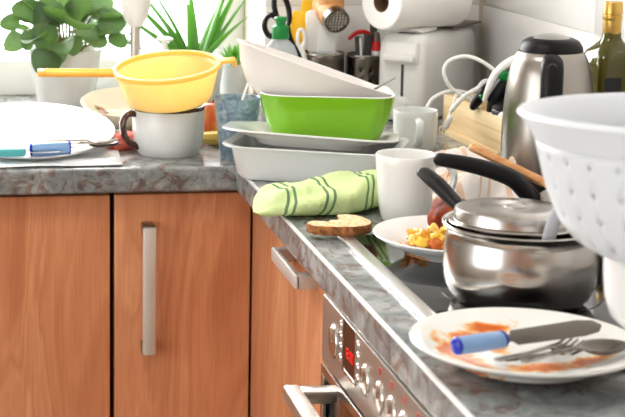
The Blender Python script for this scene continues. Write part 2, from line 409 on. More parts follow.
def knob(y, z, r, name='knob'):
    k = obj(name, xf(lathe([(0, .0032), (r*.80, .0032), (r*.93, .0027), (r, .0009), (r*1.06, .0006), (r*1.06, 0)], 32), T(-.0, y, z) @ RY(-PI/2)), steel, ov)
    obj('grip', box(-.0052, -.003, y-r*.14, y+r*.14, z-r*.05, z+r*.85, .0008), steel, k)
knob(-.063, .815, .0205)
for y in (-.212, -.272, -.320, -.368, -.416, -.464, -.512): knob(y, .815, .018)
for y in (-.272, -.320, -.367, -.417, -.464, -.512):
    obj('red_mark', box(-.0008, .002, y-.0028, y+.0028, .8415, .849), red, ov, smooth=False)
for i in range(4):
    for y in (-.097, -.178):
        obj('button', xf(lathe([(0, .0022), (.0035, .0019), (.0046, .0007), (.005, 0)], 16), T(0, y, .846-i*.0135) @ RY(-PI/2)), steel, ov)

# ------------------------------------------------------------------ hob
hob = thing('hob', 'black glass hob with a bright steel edge strip set in the worktop', 'hob', (.045, -1.09, ZT))
obj('glass_panel', box(.018, .507, .005, .575, 0, .005, .001), glassblack, hob)
trim_m = mat('polished_trim', (236, 235, 232), .3, 1.)
for xa in (0, .492): obj('edge_trim', box(xa, xa+.018, 0, .58, 0, .0065, .002), trim_m, hob)
ringm = mat('hob_print_grey', (40, 40, 42), .2)
for (x, y, r) in ((.14, .275, .09), (.385, .545-.07, .075), (.14, .47, .072), (.37, .17, .09)):
    obj('cooking_zone', xf(lathe([(r, 0), (r, .0004), (r-.0025, .0004), (r-.0025, 0)], 64), T(x, y, .005)), ringm, hob)
ZH = ZT+.0055

# ------------------------------------------------------------------ white mug beside the towel
def handle_path(x0, z0, z1, out, n=9, drop=0):
    p = []
    for i in range(n):
        a = PI/2-PI*i/(n-1)
        p.append((x0+out*max(math.cos(a), 0)**.7 if 0 < i < n-1 else x0-.004, 0, (z0+z1)/2+(z1-z0)/2*math.sin(a)))
    return p
def cup_profile(rb, rt, h, th=.0035, foot=.003, flare=None):
    pr = [(0, foot*.6), (rb*.82, foot*.6), (rb*.86, 0), (rb*.95, 0), (rb, .004)]
    for i in range(1, 9):
        t = i/8; pr.append((rb+(rt-rb)*(t**.6), .004+(h-.006)*t))
    pr += [(rt-th*.25, h), (rt-th*.75, h), (rt-th, h-.002)]
    for i in range(8, 0, -1):
        t = i/8; pr.append((rb+(rt-rb)*(t**.6)-th, .008+(h-.01)*t*.98))
    pr += [(rb*.8, .008), (0, .007)]
    return pr
m = thing('mug', 'plain white tapered mug standing between the green towel and the saucepan handle', 'mug', (.166, -.405, ZT), (0, 0, R(-12)))
obj('body', lathe(cup_profile(.0325, .042, .092), 56), ceramic, m)
obj('handle', tube([(.038, 0, .078), (.056, 0, .078), (.066, 0, .064), (.063, 0, .045), (.052, 0, .028), (.036, 0, .016)], [.0055, .005, .005, .005, .005, .006], n=12, flat=1.5, up=(0, 1, 0), cap=False), ceramic, m)
m = thing('mug', 'small straight white mug in front of the toaster, handle towards the viewer', 'mug', (.3355, .125, ZT), (0, 0, R(-98)))
obj('body', lathe(cup_profile(.035, .0385, .0655+.003), 48), ceramic_grey, m)
obj('handle', tube([(.035, 0, .056), (.052, 0, .054), (.058, 0, .040), (.054, 0, .024), (.034, 0, .014)], .005, n=10, flat=1.4, up=(0, 1, 0), cap=False), ceramic_grey, m)

# ------------------------------------------------------------------ plates
def plate_prof(r, h, flat=.62, th=.004):
    return [(0, .002), (r*flat*.9, .002), (r*flat*.92, 0), (r*flat, 0), (r*flat*1.04, .004), (r*.86, h*.6), (r*.985, h-th*.5), (r, h), (r*.99, h+th*.4), (r*.97, h+th*.3), (r*.84, h*.6+th), (r*flat, .0085), (r*flat*.8, .007), (0, .0065)]
def stained(base, spots, name, cols=((226, 122, 36), (244, 196, 138)), sc=28., thr=.5):
    """ceramic with dried sauce: patches of their own place and shape (local metres)"""
    m = mat(name, base, .16, coat=.2); acc = None
    tc = N(m, 'ShaderNodeTexCoord')
    n = N(m, 'ShaderNodeTexNoise', Scale=sc, Detail=6., Distortion=1.2, Roughness=.65); L(m, tc.outputs['Object'], n.inputs['Vector'])
    for (x, y, sx, sy, a) in spots:
        mp = N(m, 'ShaderNodeMapping', vector_type='TEXTURE'); mp.inputs['Location'].default_value = (x, y, 0); mp.inputs['Rotation'].default_value = (0, 0, a); mp.inputs['Scale'].default_value = (sx, sy, 1)
        L(m, tc.outputs['Object'], mp.inputs[0])
        sp = N(m, 'ShaderNodeTexGradient', gradient_type='SPHERICAL'); L(m, mp.outputs[0], sp.inputs[0])
        if acc is None: acc = sp.outputs['Fac']
        else:
            ad = N(m, 'ShaderNodeMath', operation='MAXIMUM'); L(m, acc, ad.inputs[0]); L(m, sp.outputs['Fac'], ad.inputs[1]); acc = ad.outputs[0]
    k = N(m, 'ShaderNodeMath', operation='MULTIPLY_ADD'); k.inputs[1].default_value = .55; L(m, acc, k.inputs[0]); L(m, n.outputs['Fac'], k.inputs[2])
    gt = N(m, 'ShaderNodeMath', operation='GREATER_THAN'); gt.inputs[1].default_value = .001; L(m, acc, gt.inputs[0])
    ml = N(m, 'ShaderNodeMath', operation='MULTIPLY'); L(m, k.outputs[0], ml.inputs[0]); L(m, gt.outputs[0], ml.inputs[1])
    rp = N(m, 'ShaderNodeValToRGB'); e = rp.color_ramp.elements; e.new(.5); e.new(.5)
    for i, (p_, c) in enumerate(((.66, base), (.73, cols[1]), (.86, cols[0]), (1.0, (206, 92, 24)))): e[i].position = p_; e[i].color = rgba(c)
    L(m, ml.outputs[0], rp.inputs[0]); L(m, rp.outputs[0], bsdf(m).inputs['Base Color'])
    return m
# plate with the leftover pasta, on the hob
fpz = ZH
fp_m = stained((236, 236, 232), [(-.055, -.01, .03, .04, .4), (.0, .02, .07, .06, 0)], 'plate_sauce_traces', sc=60)
fp_o = tag(obj('plate', lathe(plate_prof(.100, .024, .6), 64), fp_m, loc=(.166, -.622, fpz)), 'white plate with leftover pasta and meat on the hob behind the saucepan', 'plate')
# dirty plate in the foreground
dp_m = stained((240, 239, 233), [(-.045, .055, .05, .022, .5), (-.074, .015, .018, .05, -.2), (-.01, .075, .045, .02, .1), (-.06, -.02, .03, .05, .3), (.0, -.045, .07, .022, .1), (.05, -.03, .04, .018, .2), (-.02, .03, .02, .035, 0)], 'plate_sauce_smears', sc=34)
DP = (.098, -1.064, ZH+.0015)
dp_o = tag(obj('plate', lathe(plate_prof(.112, .021, .62), 72), dp_m, loc=DP), 'round white plate smeared with orange sauce at the front of the worktop', 'plate')

# ------------------------------------------------------------------ cutlery builders (local: x along the length, tip at +x)
def strip(pts, th):
    """flat tapered blade from (x, halfwidth, z) stations"""
    rings = []
    for x, w, z in pts: rings.append([(x, -w, z), (x, -w*.5, z+th*.5), (x, w*.5, z+th*.5), (x, w, z), (x, w*.5, z-th*.5), (x, -w*.5, z-th*.5)])
    return loft(rings)
def blue_knife(name, label, loc, rot, hl=.045, bl=.075, k=1.):
    t = thing(name, label, 'knife', loc, rot)
    h = obj('handle', tube([(0, 0, 0), (hl*.5, 0, 0), (hl, 0, 0)], [.0088*k, .0095*k, .0088*k], n=14, flat=.85, cap=False), blue_handle, t)
    obj('end_cap', xf(lathe([(0, .004), (.006*k, .0033), (.0086*k, .0012), (.0090*k, 0), (0, -.0005)], 20), RY(-PI/2)), blue_deep, h)
    obj('collar', xf(lathe([(0, 0), (.0089*k, 0), (.0080*k, .003), (0, .003)], 20), T(hl, 0, 0) @ RY(PI/2)), blue_deep, h)
    obj('blade', join(strip([(hl+.003, .004, 0), (hl+.012, .004, 0), (hl+.016, .0085, 0), (hl+bl*.8, .0095, 0), (hl+bl*.95, .007, 0), (hl+bl, .002, 0)], .0022)), steel_d, t)
    return t
def fork(name, label, loc, rot, L_=.15, k=1.):
    t = thing(name, label, 'fork', loc, rot)
    obj('handle', strip([(0, .0045*k, .004), (.02, .0055*k, .003), (.06, .003*k, .001), (L_-.055, .0025*k, .001), (L_-.045, .006*k, -.002), (L_-.035, .0095*k, -.003)], .0025), steel_d, t)
    for i in range(4):
        y = (-.0078+i*.0052)*k
        obj('tine', xf(strip([(L_-.037, .0016*k, -.003), (L_-.015, .0014*k, -.0025), (L_, .0008*k, .001)], .0022), T(0, y, 0)), steel_d, t)
    return t
def spoon(name, label, loc, rot, L_=.15, material=None, bw=.019, bl=.027):
    t = thing(name, label, 'spoon', loc, rot); mm = material or steel_d
    obj('handle', strip([(0, .006, .003), (.02, .0062, .002), (.06, .0034, .001), (L_-2*bl-.01, .0028, .003), (L_-2*bl+.006, .005, .0005)], .0024), mm, t)
    def fn(u, v):
        a = 2*PI*v; r = u
        x = L_-bl+bl*r*math.cos(a)*(1.0+.08*math.cos(a)); y = bw*r*math.sin(a); return (x, y, -.008*(1-r*r)+.0005)
    b = obj('bowl', sheet(fn, 8, 33), mm, t); solid(b, .0014)
    return t
dz = DP[2]
K = blue_knife('knife', 'knife with a clear blue handle resting on the sauce-smeared plate', (.014, -1.112, dz+.0325), (R(42), R(1.5), R(22)), hl=.054, bl=.128, k=.98)
fork('fork', 'fork lying nearest the rim of the sauce-smeared plate', (.036, -1.162, dz+.0300), (0, R(4), R(41)), .15, 1.15)
fork('fork', 'fork lying beside the knife blade on the sauce-smeared plate', (.060, -1.164, dz+.0285), (0, R(3), R(44)), .12, 1.2)
spoon('spoon', 'dull steel spoon with its bowl at the right of the sauce-smeared plate', (.046, -1.150, dz+.0270), (0, R(1), R(22)), .150, None, .020, .028)

# ------------------------------------------------------------------ leftover pasta and meat
pasta_m = [mat('pasta_yellow', (238, 190, 60), .35, sss=.2), mat('pasta_orange', (222, 130, 44), .35, sss=.2), mat('pasta_pale', (242, 204, 100), .35, sss=.2), mat('pasta_amber', (232, 166, 50), .35, sss=.2), mat('pasta_saucy', (204, 104, 40), .35, sss=.2)]
base_p = [obj('pasta_piece', blob(.0102, .0076, .0070, .26, 3.2, i, 3), pasta_m[i % 5]) for i in range(5)]
pm = [o.data for o in base_p]
for o in base_p: bpy.data.objects.remove(o)
spots = []
rnd = random.Random(5)
for lay, (n, rr) in enumerate(((17, .048), (12, .038), (3, .015))):
    tries = 0; got = 0
    while got < n and tries < 4000:
        tries += 1
        a = rnd.uniform(0, 2*PI); q = rr*math.sqrt(rnd.random())
        x, y = -.021+q*math.cos(a), -.018+q*math.sin(a)*.8
        if all((x-u)**2+(y-v)**2 > .0142**2 for u, v, l in spots if l == lay): spots.append((x, y, lay)); got += 1
for i, (x, y, l) in enumerate(spots):
    o = bpy.data.objects.new('pasta_piece', pm[(i*3+i//4) % 5]); COL.objects.link(o)
    o.location = (.166+x, -.622+y, fpz+.0140+l*.0095+max(0., math.hypot(x, y)-.048)*.62); o.rotation_euler = (rnd.uniform(-.5, .5), rnd.uniform(-.5, .5), rnd.uniform(0, 6))
    tag(o, '%s pasta lump in the %s layer on the white hob plate' % (('yellow', 'orange', 'pale yellow', 'amber', 'sauce-reddened')[(i*3+i//4) % 5], ('bottom', 'middle', 'top')[l]), 'pasta', 'leftover pasta on the plate')
meat_m = mat('browned_meat', (140, 62, 30), .75, bump=.8, bscale=120)
r1, _ = noise_col(meat_m, [(.35, (80, 28, 14)), (.55, (128, 50, 22)), (.7, (166, 78, 34))], (1, 1, 1), 60, 5); L(meat_m, r1.outputs[0], bsdf(meat_m).inputs['Base Color'])
tag(obj('meat_patty', blob(.036, .026, .021, .16, 3.5, 4, 4), meat_m, loc=(.178, -.580, fpz+.037), rot=(.5, -.2, .5)), 'browned reddish chunk of meat behind the pasta on the white plate', 'meat')
for i, (x, y) in enumerate(((-.045, .012), (-.035, .022))):
    tag(obj('sauce_bit', blob(.011, .004, .004, .25, 3, 9+i, 2), mat('sauce_bit_brown%d' % i, (196, 116, 50), .4), loc=(.166+x, -.622+y, fpz+.0165+.004*i), rot=(0, .2, .6+i)), ('small brown strip of onion at the left edge of the pasta heap', 'smaller curled brown shred behind the pasta heap')[i], 'food scrap')

# ------------------------------------------------------------------ saucepan with lid and ladle
sp = thing('saucepan', 'round-bellied stainless steel saucepan with black handle on the hob', 'saucepan', (.170, -.848, ZH))
po = [(0, 0), (.066, 0), (.073, .003), (.081, .010), (.0865, .021), (.0890, .036), (.0885, .052), (.0865, .066), (.0850, .072), (.0875, .0765), (.0905, .0785), (.0915, .080), (.0905, .0815), (.087, .080), (.0835, .074), (.0845, .064), (.0865, .052), (.0865, .04), (.082, .025), (.072, .012), (.06, .006), (0, .005)]
steel_pan = mat('steel_saucepan', (184, 178, 172), .2, 1.); bsdf(steel_pan).inputs['Anisotropic'].default_value = .8
obj('body', lathe([(a*.950, b*1.11) for a, b in po], 72), steel_pan, sp)
hd = Vector((-.30, .95, 0)).normalized(); pr = .085
hroot = hd*pr
hpts = [hroot+Vector((0, 0, .072)), hd*(pr+.020)+Vector((0, 0, .080)), hd*(pr+.046)+Vector((0, 0, .090)), hd*(pr+.080)+Vector((0, 0, .104)), hd*(pr+.106)+Vector((0, 0, .112))]
HH = obj('handle', tube([tuple(p) for p in hpts], [.0085, .0095, .0110, .0125, .0105], n=14, flat=.62, up=(0, 0, 1)), black_plastic, sp)
obj('handle_bracket', tube([tuple(hd*(pr-.004)+Vector((0, 0, .06))), tuple(hd*(pr+.014)+Vector((0, 0, .068)))], .0095, n=10, sub=2, flat=.6), steel, sp)
obj('soup', lathe([(0, 0), (.0805, 0), (.0805, -.003), (0, -.003)], 48), dark_food, sp, loc=(0, 0, .070))
# hanging slot at the handle tip
lid = thing('pan_lid', 'flat domed stainless steel lid lying askew in the saucepan', 'lid', (.169, -.829, ZH+.0862), (R(-1.5), R(1.), 0))
lid_o = obj('dome', lathe([(a*.925, b) for a, b in [(.0795, -.0015), (.0805, 0), (.0795, .0015), (.0735, .0025), (.0728, .009), (.0710, .0145), (.067, .0165), (.04, .0172), (0, .0175), (0, .0165), (.04, .0160), (.066, .0150), (.0695, .0135), (.0715, .008), (.0725, .0015)]], 64), steel_pan, lid)
obj('knob_mount', lathe([(0, .0195), (.010, .0193), (.012, .0185), (.012, .0172), (0, .0172)], 24), steel_b, lid)
la = thing('ladle', 'pale grey plastic ladle handle rising from the saucepan', 'ladle', (0, 0, 0))
obj('handle', tube([(.178, -.904, ZH+.068), (.1805, -.904, ZH+.085), (.187, -.904, ZH+.108), (.199, -.906, ZH+.122), (.224, -.914, ZH+.130)], [.0065, .0075, .008, .008, .007], n=12, flat=.4, up=(0, -1, .2)), mat('ladle_grey', (186, 188, 192), .35), la)
obj('bowl', xf(lathe([(0, 0), (.012, .001), (.019, .007), (.022, .016), (.0205, .016), (.0175, .0085), (.011, .0025), (0, .0015)], 28), T(.172, -.890, ZH+.0515) @ RX(R(-8))), mat('ladle_grey_bowl', (186, 188, 192), .35), la)

# ------------------------------------------------------------------ frying pan behind, wooden spatula, checked cloth
fr_c = Vector((.436, -.545, ZH)); fd = Vector((-.94, .34, 0)).normalized()
fp = thing('frying_pan', 'frying pan with a thick black handle at the back of the hob, behind the saucepan', 'frying pan', fr_c)
obj('body', lathe([(0, 0), (.095, 0), (.105, .004), (.119, .040), (.122, .044), (.1195, .044), (.1165, .040), (.103, .007), (0, .006)], 64), steel_b, fp)
q = lambda s, z: tuple(fd*s+Vector((0, 0, z)))
obj('handle', tube([q(.128, .036), q(.140, .050), q(.158, .066), q(.19, .077), q(.225, .084), q(.256, .088)], [.0145, .0155, .0150, .0140, .0128, .0110], n=14, flat=.80, up=(0, 0, 1)), black_plastic, fp)
obj('handle_bracket', tube([q(.116, .032), q(.132, .042)], .011, n=10, sub=2, flat=.7), steel, fp)
wd_s = thing('wooden_spatula', 'flat wooden spatula lying across the black frying pan handle', 'spatula', (0, 0, 0))
a0 = Vector((.256, -.42, 1.0015)); a1 = Vector((.331, -.492, .9655)); dd = (a1-a0).normalized()
obj('stick', tube([tuple(a0), tuple(a0+dd*.05), tuple(a0+dd*.11)], [.0085, .008, .0085], n=12, sub=4, flat=.72), wood_beech, wd_s)
obj('blade', tube([tuple(a0+dd*.108), tuple(a0+dd*.135), tuple(a0+dd*.165)], [.0085, .019, .021], n=12, sub=4, flat=[.5, .18, .15]), wood_beech, wd_s)

check_m = mat('checked_cloth', (240, 226, 214), .9, bump=.4, bscale=220)
tc = N(check_m, 'ShaderNodeTexCoord'); sx = N(check_m, 'ShaderNodeSeparateXYZ'); L(check_m, tc.outputs['UV'], sx.inputs[0])
def band(sock, freq, lo):
    m1 = N(check_m, 'ShaderNodeMath', operation='MULTIPLY'); m1.inputs[1].default_value = freq; L(check_m, sock, m1.inputs[0])
    m2 = N(check_m, 'ShaderNodeMath', operation='FRACT'); L(check_m, m1.outputs[0], m2.inputs[0])
    m3 = N(check_m, 'ShaderNodeMath', operation='GREATER_THAN'); m3.inputs[1].default_value = lo; L(check_m, m2.outputs[0], m3.inputs[0]); return m3.outputs[0]
b1 = band(sx.outputs[0], 6, .80); b2 = band(sx.outputs[1], 6, .80)
ad = N(check_m, 'ShaderNodeMath', operation='ADD'); L(check_m, b1, ad.inputs[0]); L(check_m, b2, ad.inputs[1])
hf = N(check_m, 'ShaderNodeMath', operation='MULTIPLY'); hf.inputs[1].default_value = .5; L(check_m, ad.outputs[0], hf.inputs[0])
rp = ramp(check_m, [(0, (248, 240, 234)), (.5, (236, 204, 178)), (1, (206, 146, 106))]); L(check_m, hf.outputs[0], rp.inputs[0]); L(check_m, rp.outputs[0], bsdf(check_m).inputs['Base Color'])
def crumple(cx, cy, sx_, sy_, h, rotz, seed, n=70):
    def fn(u, v):
        x, y = (u-.5), (v-.5)
        p = Vector((u*2.6, v*2.6, seed))
        wx = noise.noise(p*1.1+Vector((9, 0, 0)))*.22; wy = noise.noise(p*1.1+Vector((0, 9, 0)))*.22
        rid = (1-abs(noise.noise(p*1.0)))**2*.55+(1-abs(noise.noise(p*2.1+Vector((3, 3, 3)))))**2*.35
        e = min(1., 1.5*min(u, 1-u, v, 1-v)*4); e = e*e*(3-2*e)
        z = h*max(0.0, (rid*1.25-.12))*(.12+.88*e)+.0015
        c, s = math.cos(rotz), math.sin(rotz); X = (x+wx)*sx_; Yy = (y+wy)*sy_
        return (cx+X*c-Yy*s, cy+X*s+Yy*c, z)
    return sheet(fn, n, n)
def uvgrid(o, n, m):
    uv = o.data.uv_layers.new(name='uv')
    for lp in o.data.loops:
        i = lp.vertex_index; uv.data[lp.index].uv = ((i//m)/(n-1), (i % m)/(m-1))
cl = obj('checked_cloth', crumple(0, 0, .165, .20, .068, .35, 4.2), check_m, sharp=80, loc=(.276, -.262, ZT)); uvgrid(cl, 70, 70); solid(cl, .0012, 1)
tag(cl, 'crumpled white and orange checked cloth behind the white mug handle', 'cloth')

# ------------------------------------------------------------------ green towel
tow_m = mat('lime_terry', (202, 228, 140), .95, bump=1., bscale=420, translucent=.12)
tc = N(tow_m, 'ShaderNodeTexCoord'); sx = N(tow_m, 'ShaderNodeSeparateXYZ'); L(tow_m, tc.outputs['UV'], sx.inputs[0])
acc = None
for c_, w_ in ((.165, .010), (.215, .010), (.44, .010), (.495, .010), (.775, .010), (.83, .010)):
    s_ = N(tow_m, 'ShaderNodeMath', operation='COMPARE'); s_.inputs[1].default_value = c_; s_.inputs[2].default_value = w_; L(tow_m, sx.outputs[0], s_.inputs[0])
    if acc is None: acc = s_.outputs[0]
    else:
        a_ = N(tow_m, 'ShaderNodeMath', operation='MAXIMUM'); L(tow_m, acc, a_.inputs[0]); L(tow_m, s_.outputs[0], a_.inputs[1]); acc = a_.outputs[0]
rp = ramp(tow_m, [(0, (221, 238, 170)), (1, (96, 136, 96))]); L(tow_m, acc, rp.inputs[0]); L(tow_m, rp.outputs[0], bsdf(tow_m).inputs['Base Color'])
def towel(nu=110, nv=64):
    v = []
    for i in range(nu):
        u = i/(nu-1)
        x = -.036+.20*u
        yc = -.345+.02*u*0
        hd_ = .062*math.sqrt(max(0., 1-(1-u/.24)**2)) if u < .24 else .062
        hd_ *= 1-.45*max(0, (u-.68)/.32)**1.2
        yc += .045*max(0, (u-.62)/.38)**1.0
        hz = (.029+.022*u)*(min(1, (u+.02)/.12)**.5)
        for j in range(nv):
            a = 2*PI*j/nv
            c, s = math.cos(a), math.sin(a)
            y = yc+hd_*math.copysign(abs(c)**.8, c)
            z = hz*(.5+.5*math.copysign(abs(s)**.75, s))
            p = Vector((x*16, y*16, z*10))
            nn = noise.noise(p)*.008+noise.noise(p*2.3)*.004+noise.noise(p*9)*.0012
            fold = .004*math.sin(4*a+7*u+2*noise.noise(Vector((u*4, 0, 1))))
            up_ = max(0., s+.25)
            z += (nn+fold*.7)*min(1, up_)*(.3+.7*min(1, u*5))
            y += (nn*1.0+fold*.8)*c
            sag = max(0., -.008-x)            # hangs over the front edge of the worktop
            z2 = max(z, .001)-sag*sag*7
            v.append((x+.022*max(0., 1-u/.24)*max(0., -s)+.02*s*(1-u)*.2+(u-.5)*0+(-.035*(y+.345)*(1-u)), y, z2 if x > -.002 else z2))
    f = []
    for i in range(nu-1):
        for j in range(nv):
            k = (j+1) % nv; f.append((i*nv+j, i*nv+k, (i+1)*nv+k, (i+1)*nv+j))
    f.append(tuple(range(nv))); f.append(tuple((nu-1)*nv+j for j in range(nv)))
    return v, f, nu, nv
tv, tf, nu_, nv_ = towel()
to = obj('towel', (tv, tf), tow_m, sharp=80, loc=(0, 0, ZT))
uv = to.data.uv_layers.new(name='uv')
for lp in to.data.loops:
    i = lp.vertex_index; a_ = 2*PI*(i % nv_)/nv_
    uv.data[lp.index].uv = ((i//nv_)/(nu_-1)-.03*math.sin(a_)+.004*noise.noise(Vector(((i//nv_)*.05, (i % nv_)*.15, 0))), (i % nv_)/nv_)
tag(to, 'lime green terry towel with paired dark stripes, bunched over the worktop edge', 'towel')

# ------------------------------------------------------------------ bread
crumb = mat('bread_crumb', (214, 170, 118), .9, bump=.8, bscale=260)
r1, _ = noise_col(crumb, [(.35, (214, 170, 120)), (.6, (242, 212, 168))], (1, 1, 1), 160, 4); L(crumb, r1.outputs[0], bsdf(crumb).inputs['Base Color'])
crust = mat('bread_crust', (150, 88, 42), .8, bump=.8, bscale=200)
r1, _ = noise_col(crust, [(.35, (112, 60, 26)), (.65, (178, 116, 62))], (1, 1, 1), 120, 4); L(crust, r1.outputs[0], bsdf(crust).inputs['Base Color'])
outl = smoothpath([(-.044, .000, 0), (-.040, -.012, 0), (-.022, -.022, 0), (.006, -.029, 0), (.028, -.027, 0), (.041, -.014, 0), (.041, .006, 0), (.033, .021, 0), (.018, .026, 0), (.011, .022, 0), (.009, .012, 0), (.0, .002, 0), (-.009, .004, 0), (-.015, -.003, 0), (-.026, .003, 0), (-.036, .006, 0), (-.044, .000, 0)], 4)[:-1]
ol = [(p.x, p.y*1.32) for p in outl]
bt = thing('bread_slice', 'half-eaten slice of brown bread on the worktop edge by the towel', 'bread', (.050, -.492, ZT+.0068), (0, R(-1), R(8)))
nb = len(ol)
def inset(k, z): return [(x*k+.0006*math.sin(i*3.1), y*k+.0006*math.cos(i*2.3), z) for i, (x, y) in enumerate(ol)]
obj('crust', loft([inset(.975, 0), inset(1.0, .0015), inset(1.0, .0105), inset(.975, .012)], True, False), crust, bt)
cf = loft([inset(.975, .0118), inset(.90, .0126)], True, False)
obj('crumb', loft([inset(.978, .0112), inset(.974, .0124), inset(.9, .0130)]), crumb, bt)

# ------------------------------------------------------------------ stack of dishes
def dish(w, d, h, r, th=.004, lip=.008, base=.82, n=7):
    R_ = []
    R_.append(rrect(w*base*.9, d*base*.9, r*.8, 0, n)); R_.append(rrect(w*base, d*base, r*.9, .001, n)); R_.append(rrect(w*base+.012, d*base+.012, r, .008, n))
    R_.append(rrect(w*.98, d*.98, r, h-.004, n)); R_.append(rrect(w+2*lip, d+2*lip, r+lip, h-.003, n)); R_.append(rrect(w+2*lip+.001, d+2*lip+.001, r+lip, h-.001, n)); R_.append(rrect(w+2*lip-.002, d+2*lip-.002, r+lip, h, n))
    R_.append(rrect(w-2*th, d-2*th, r-th*.5, h-.002, n)); R_.append(rrect(w*base-th*2+.012, d*base-th*2+.012, r*.9, .013, n)); R_.append(rrect(w*base-.02, d*base-.02, r*.8, .006, n))
    return loft(R_)
dang = R(-24.8)
dc = (.112, -.092)
tag(obj('casserole_dish', dish(.255, .165, .056, .032, lip=.010, base=.86), ceramic_grey, loc=(dc[0], dc[1], ZT), rot=(0, 0, dang)), 'white rectangular oven dish at the bottom of the dish stack on the worktop corner', 'dish')
tag(obj('platter', dish(.262, .165, .024, .045, lip=.006, base=.62), ceramic, loc=(.103, -.092, ZT+.0485), rot=(R(-4.5), R(2.6), R(-17))), 'shallow white platter between the oven dish and the lime green bowl', 'platter')
gb = thing('square_bowl', 'lime green square bowl with white inside, standing on the white platter', 'bowl', (.131, -.062, ZT+.0605), (0, R(1.0), R(-8)))
def gring(w, d, r, z): return rrect(w, d, r, z, 8)
gw, gd, gh = .212, .155, .0725
obj('outer_shell', loft([gring(gw*.74, gd*.72, .03, 0), gring(gw*.80, gd*.78, .034, .002), gring(gw*.86, gd*.85, .036, .016), gring(gw*.935, gd*.93, .038, gh*.55), gring(gw*.99, gd*.99, .04, gh-.004), gring(gw, gd, .04, gh-.0015)], True, False), lime, gb)
obj('inner_glaze', loft([gring(gw, gd, .04, gh-.0015), gring(gw-.001, gd-.001, .04, gh), gring(gw-.006, gd-.006, .038, gh), gring(gw-.009, gd-.009, .037, gh-.004), gring(gw*.9, gd*.88, .036, gh*.5), gring(gw*.8, gd*.76, .034, .014), gring(gw*.70, gd*.68, .03, .007)], False, True), ceramic, gb)
# tilted white bowl
wbm = thing('bowl', 'large white bowl tilted on top of the lime green bowl', 'bowl', (.094, -.05, ZT+.0925), (R(2), R(19.5), R(3)))
sx_, sy_ = 1.0, .60
bp = [(0, .001), (.048, 0), (.055, .001), (.077, .008), (.101, .022), (.122, .050), (.133, .074), (.1365, .0765), (.138, .079), (.1365, .0805), (.131, .079), (.118, .050), (.097, .0255), (.074, .012), (.052, .006), (0, .005)]
obj('body', lathe(bp, 72, sx=sx_, sy=sy_), mat('bowl_blush_white', (240, 234, 230), .2), wbm)
spoon('spoon', 'steel spoon handle sticking out of the tilted white bowl', (.250, -.048, 1.0465), (0, R(27), R(182)), .13, mat('steel_dark_spoon', (86, 80, 74), .4, 1.))

# ------------------------------------------------------------------ big cup with brown handle + yellow colander
CM = (-.094, .127)
bm_ = thing('cup', 'wide white cup with brown handle and rim under the yellow colander', 'cup', (CM[0], CM[1], ZT), (0, 0, R(192)))
obj('body', lathe([(0, .003), (.044, .003), (.046, 0), (.050, 0), (.053, .004), (.0585, .018), (.061, .04), (.062, .080), (.061, .0825), (.0585, .0825), (.0575, .080), (.0565, .04), (.053, .018), (.046, .008), (0, .007)], 56), ceramic_grey, bm_)
obj('rim_band', lathe([(.0622, .077), (.0623, .0815), (.0612, .0835), (.0583, .0835), (.0570, .080), (.0572, .060), (.0567, .060), (.0565, .080)], 56), brown_glaze, bm_)
obj('handle', tube([(.057, 0, .071), (.074, 0, .070), (.081, 0, .056), (.079, 0, .036), (.069, 0, .022), (.054, 0, .015)], [.0065, .006, .0058, .0058, .0062, .0065], n=12, flat=1.7, up=(0, 1, 0), cap=False), brown_glaze, bm_)
yc = thing('colander', 'yellow plastic colander with a long handle, tilted on the white cup', 'colander', (CM[0]+.002, CM[1]-.002, ZT+.0885), (R(8), R(-6.0), R(-2)))
cp = [(0, 0), (.014, 0), (.026, 0), (.038, 0), (.050, 0), (.060, .001), (.067, .004), (.071, .009), (.074, .018), (.077, .028), (.080, .038), (.083, .048), (.0855, .060)]
holes = {1, 2, 3, 4}
yb = obj('basket', lathe(cp, 96, skip=lambda i, j: (i in holes and j % 4 == (i % 2)*2)), yel_thin, yc); solid(yb, .0018, 1)
obj('rim', lathe([(.0850, .0585), (.0905, .0575), (.0925, .060), (.0925, .064), (.091, .0655), (.086, .0655), (.0845, .064)]+[(.0850, .0585)], 80), yel_col, yc)
obj('handle', xf(join(gbox(-.218, -.090, -.010, .010, .057, .0625, bev=.002), gbox(-.218, -.205, -.010, .010, .056, .0665, bev=.002), gbox(-.205, -.09, -.010, -.007, .0565, .0665, bev=.001), gbox(-.205, -.09, .007, .010, .0565, .0665, bev=.001)), T(-.09, 0, .061) @ RY(R(7)) @ T(.09, 0, -.061)), yel_col, yc)
obj('rest_hook', join(gbox(.089, .118, -.011, .011, .058, .064, bev=.002), gbox(.112, .118, -.011, .011, .050, .064, bev=.002)), yel_col, yc)

# ------------------------------------------------------------------ tumbler, spoon, fruit
tb = thing('tumbler', 'frosted blue plastic tumbler behind the oven dish', 'tumbler', (.013, .0655, ZT))
obj('body', lathe([(0, .0), (.026, 0), (.0275, .003), (.0385, .102), (.0388, .1035), (.0378, .1045), (.0366, .1035), (.0255, .008), (0, .007)], 48), tumbler_m, tb)
obj('base', lathe([(0, .0071), (.0252, .0081), (.026, .016), (0, .016)], 40), mat('tumbler_blue_base', (60, 110, 190), .2, translucent=.4), tb)
sp2 = thing('plastic_spoon', 'clear plastic spoon standing in the blue tumbler', 'spoon', (-.004, .068, ZT+.02), (0, R(-70), R(15)))
obj('handle', strip([(0, .006, 0), (.05, .0045, 0), (.115, .004, 0), (.122, .006, 0)], .0025), white_clear, sp2)
b = obj('bowl', sheet(lambda u, v: (.142+.022*u*math.cos(2*PI*v), .015*u*math.sin(2*PI*v), -.006*(1-u*u)), 8, 33), white_clear, sp2); solid(b, .0014)
apple_m = mat('apple_skin', (196, 44, 34), .3, coat=.2)
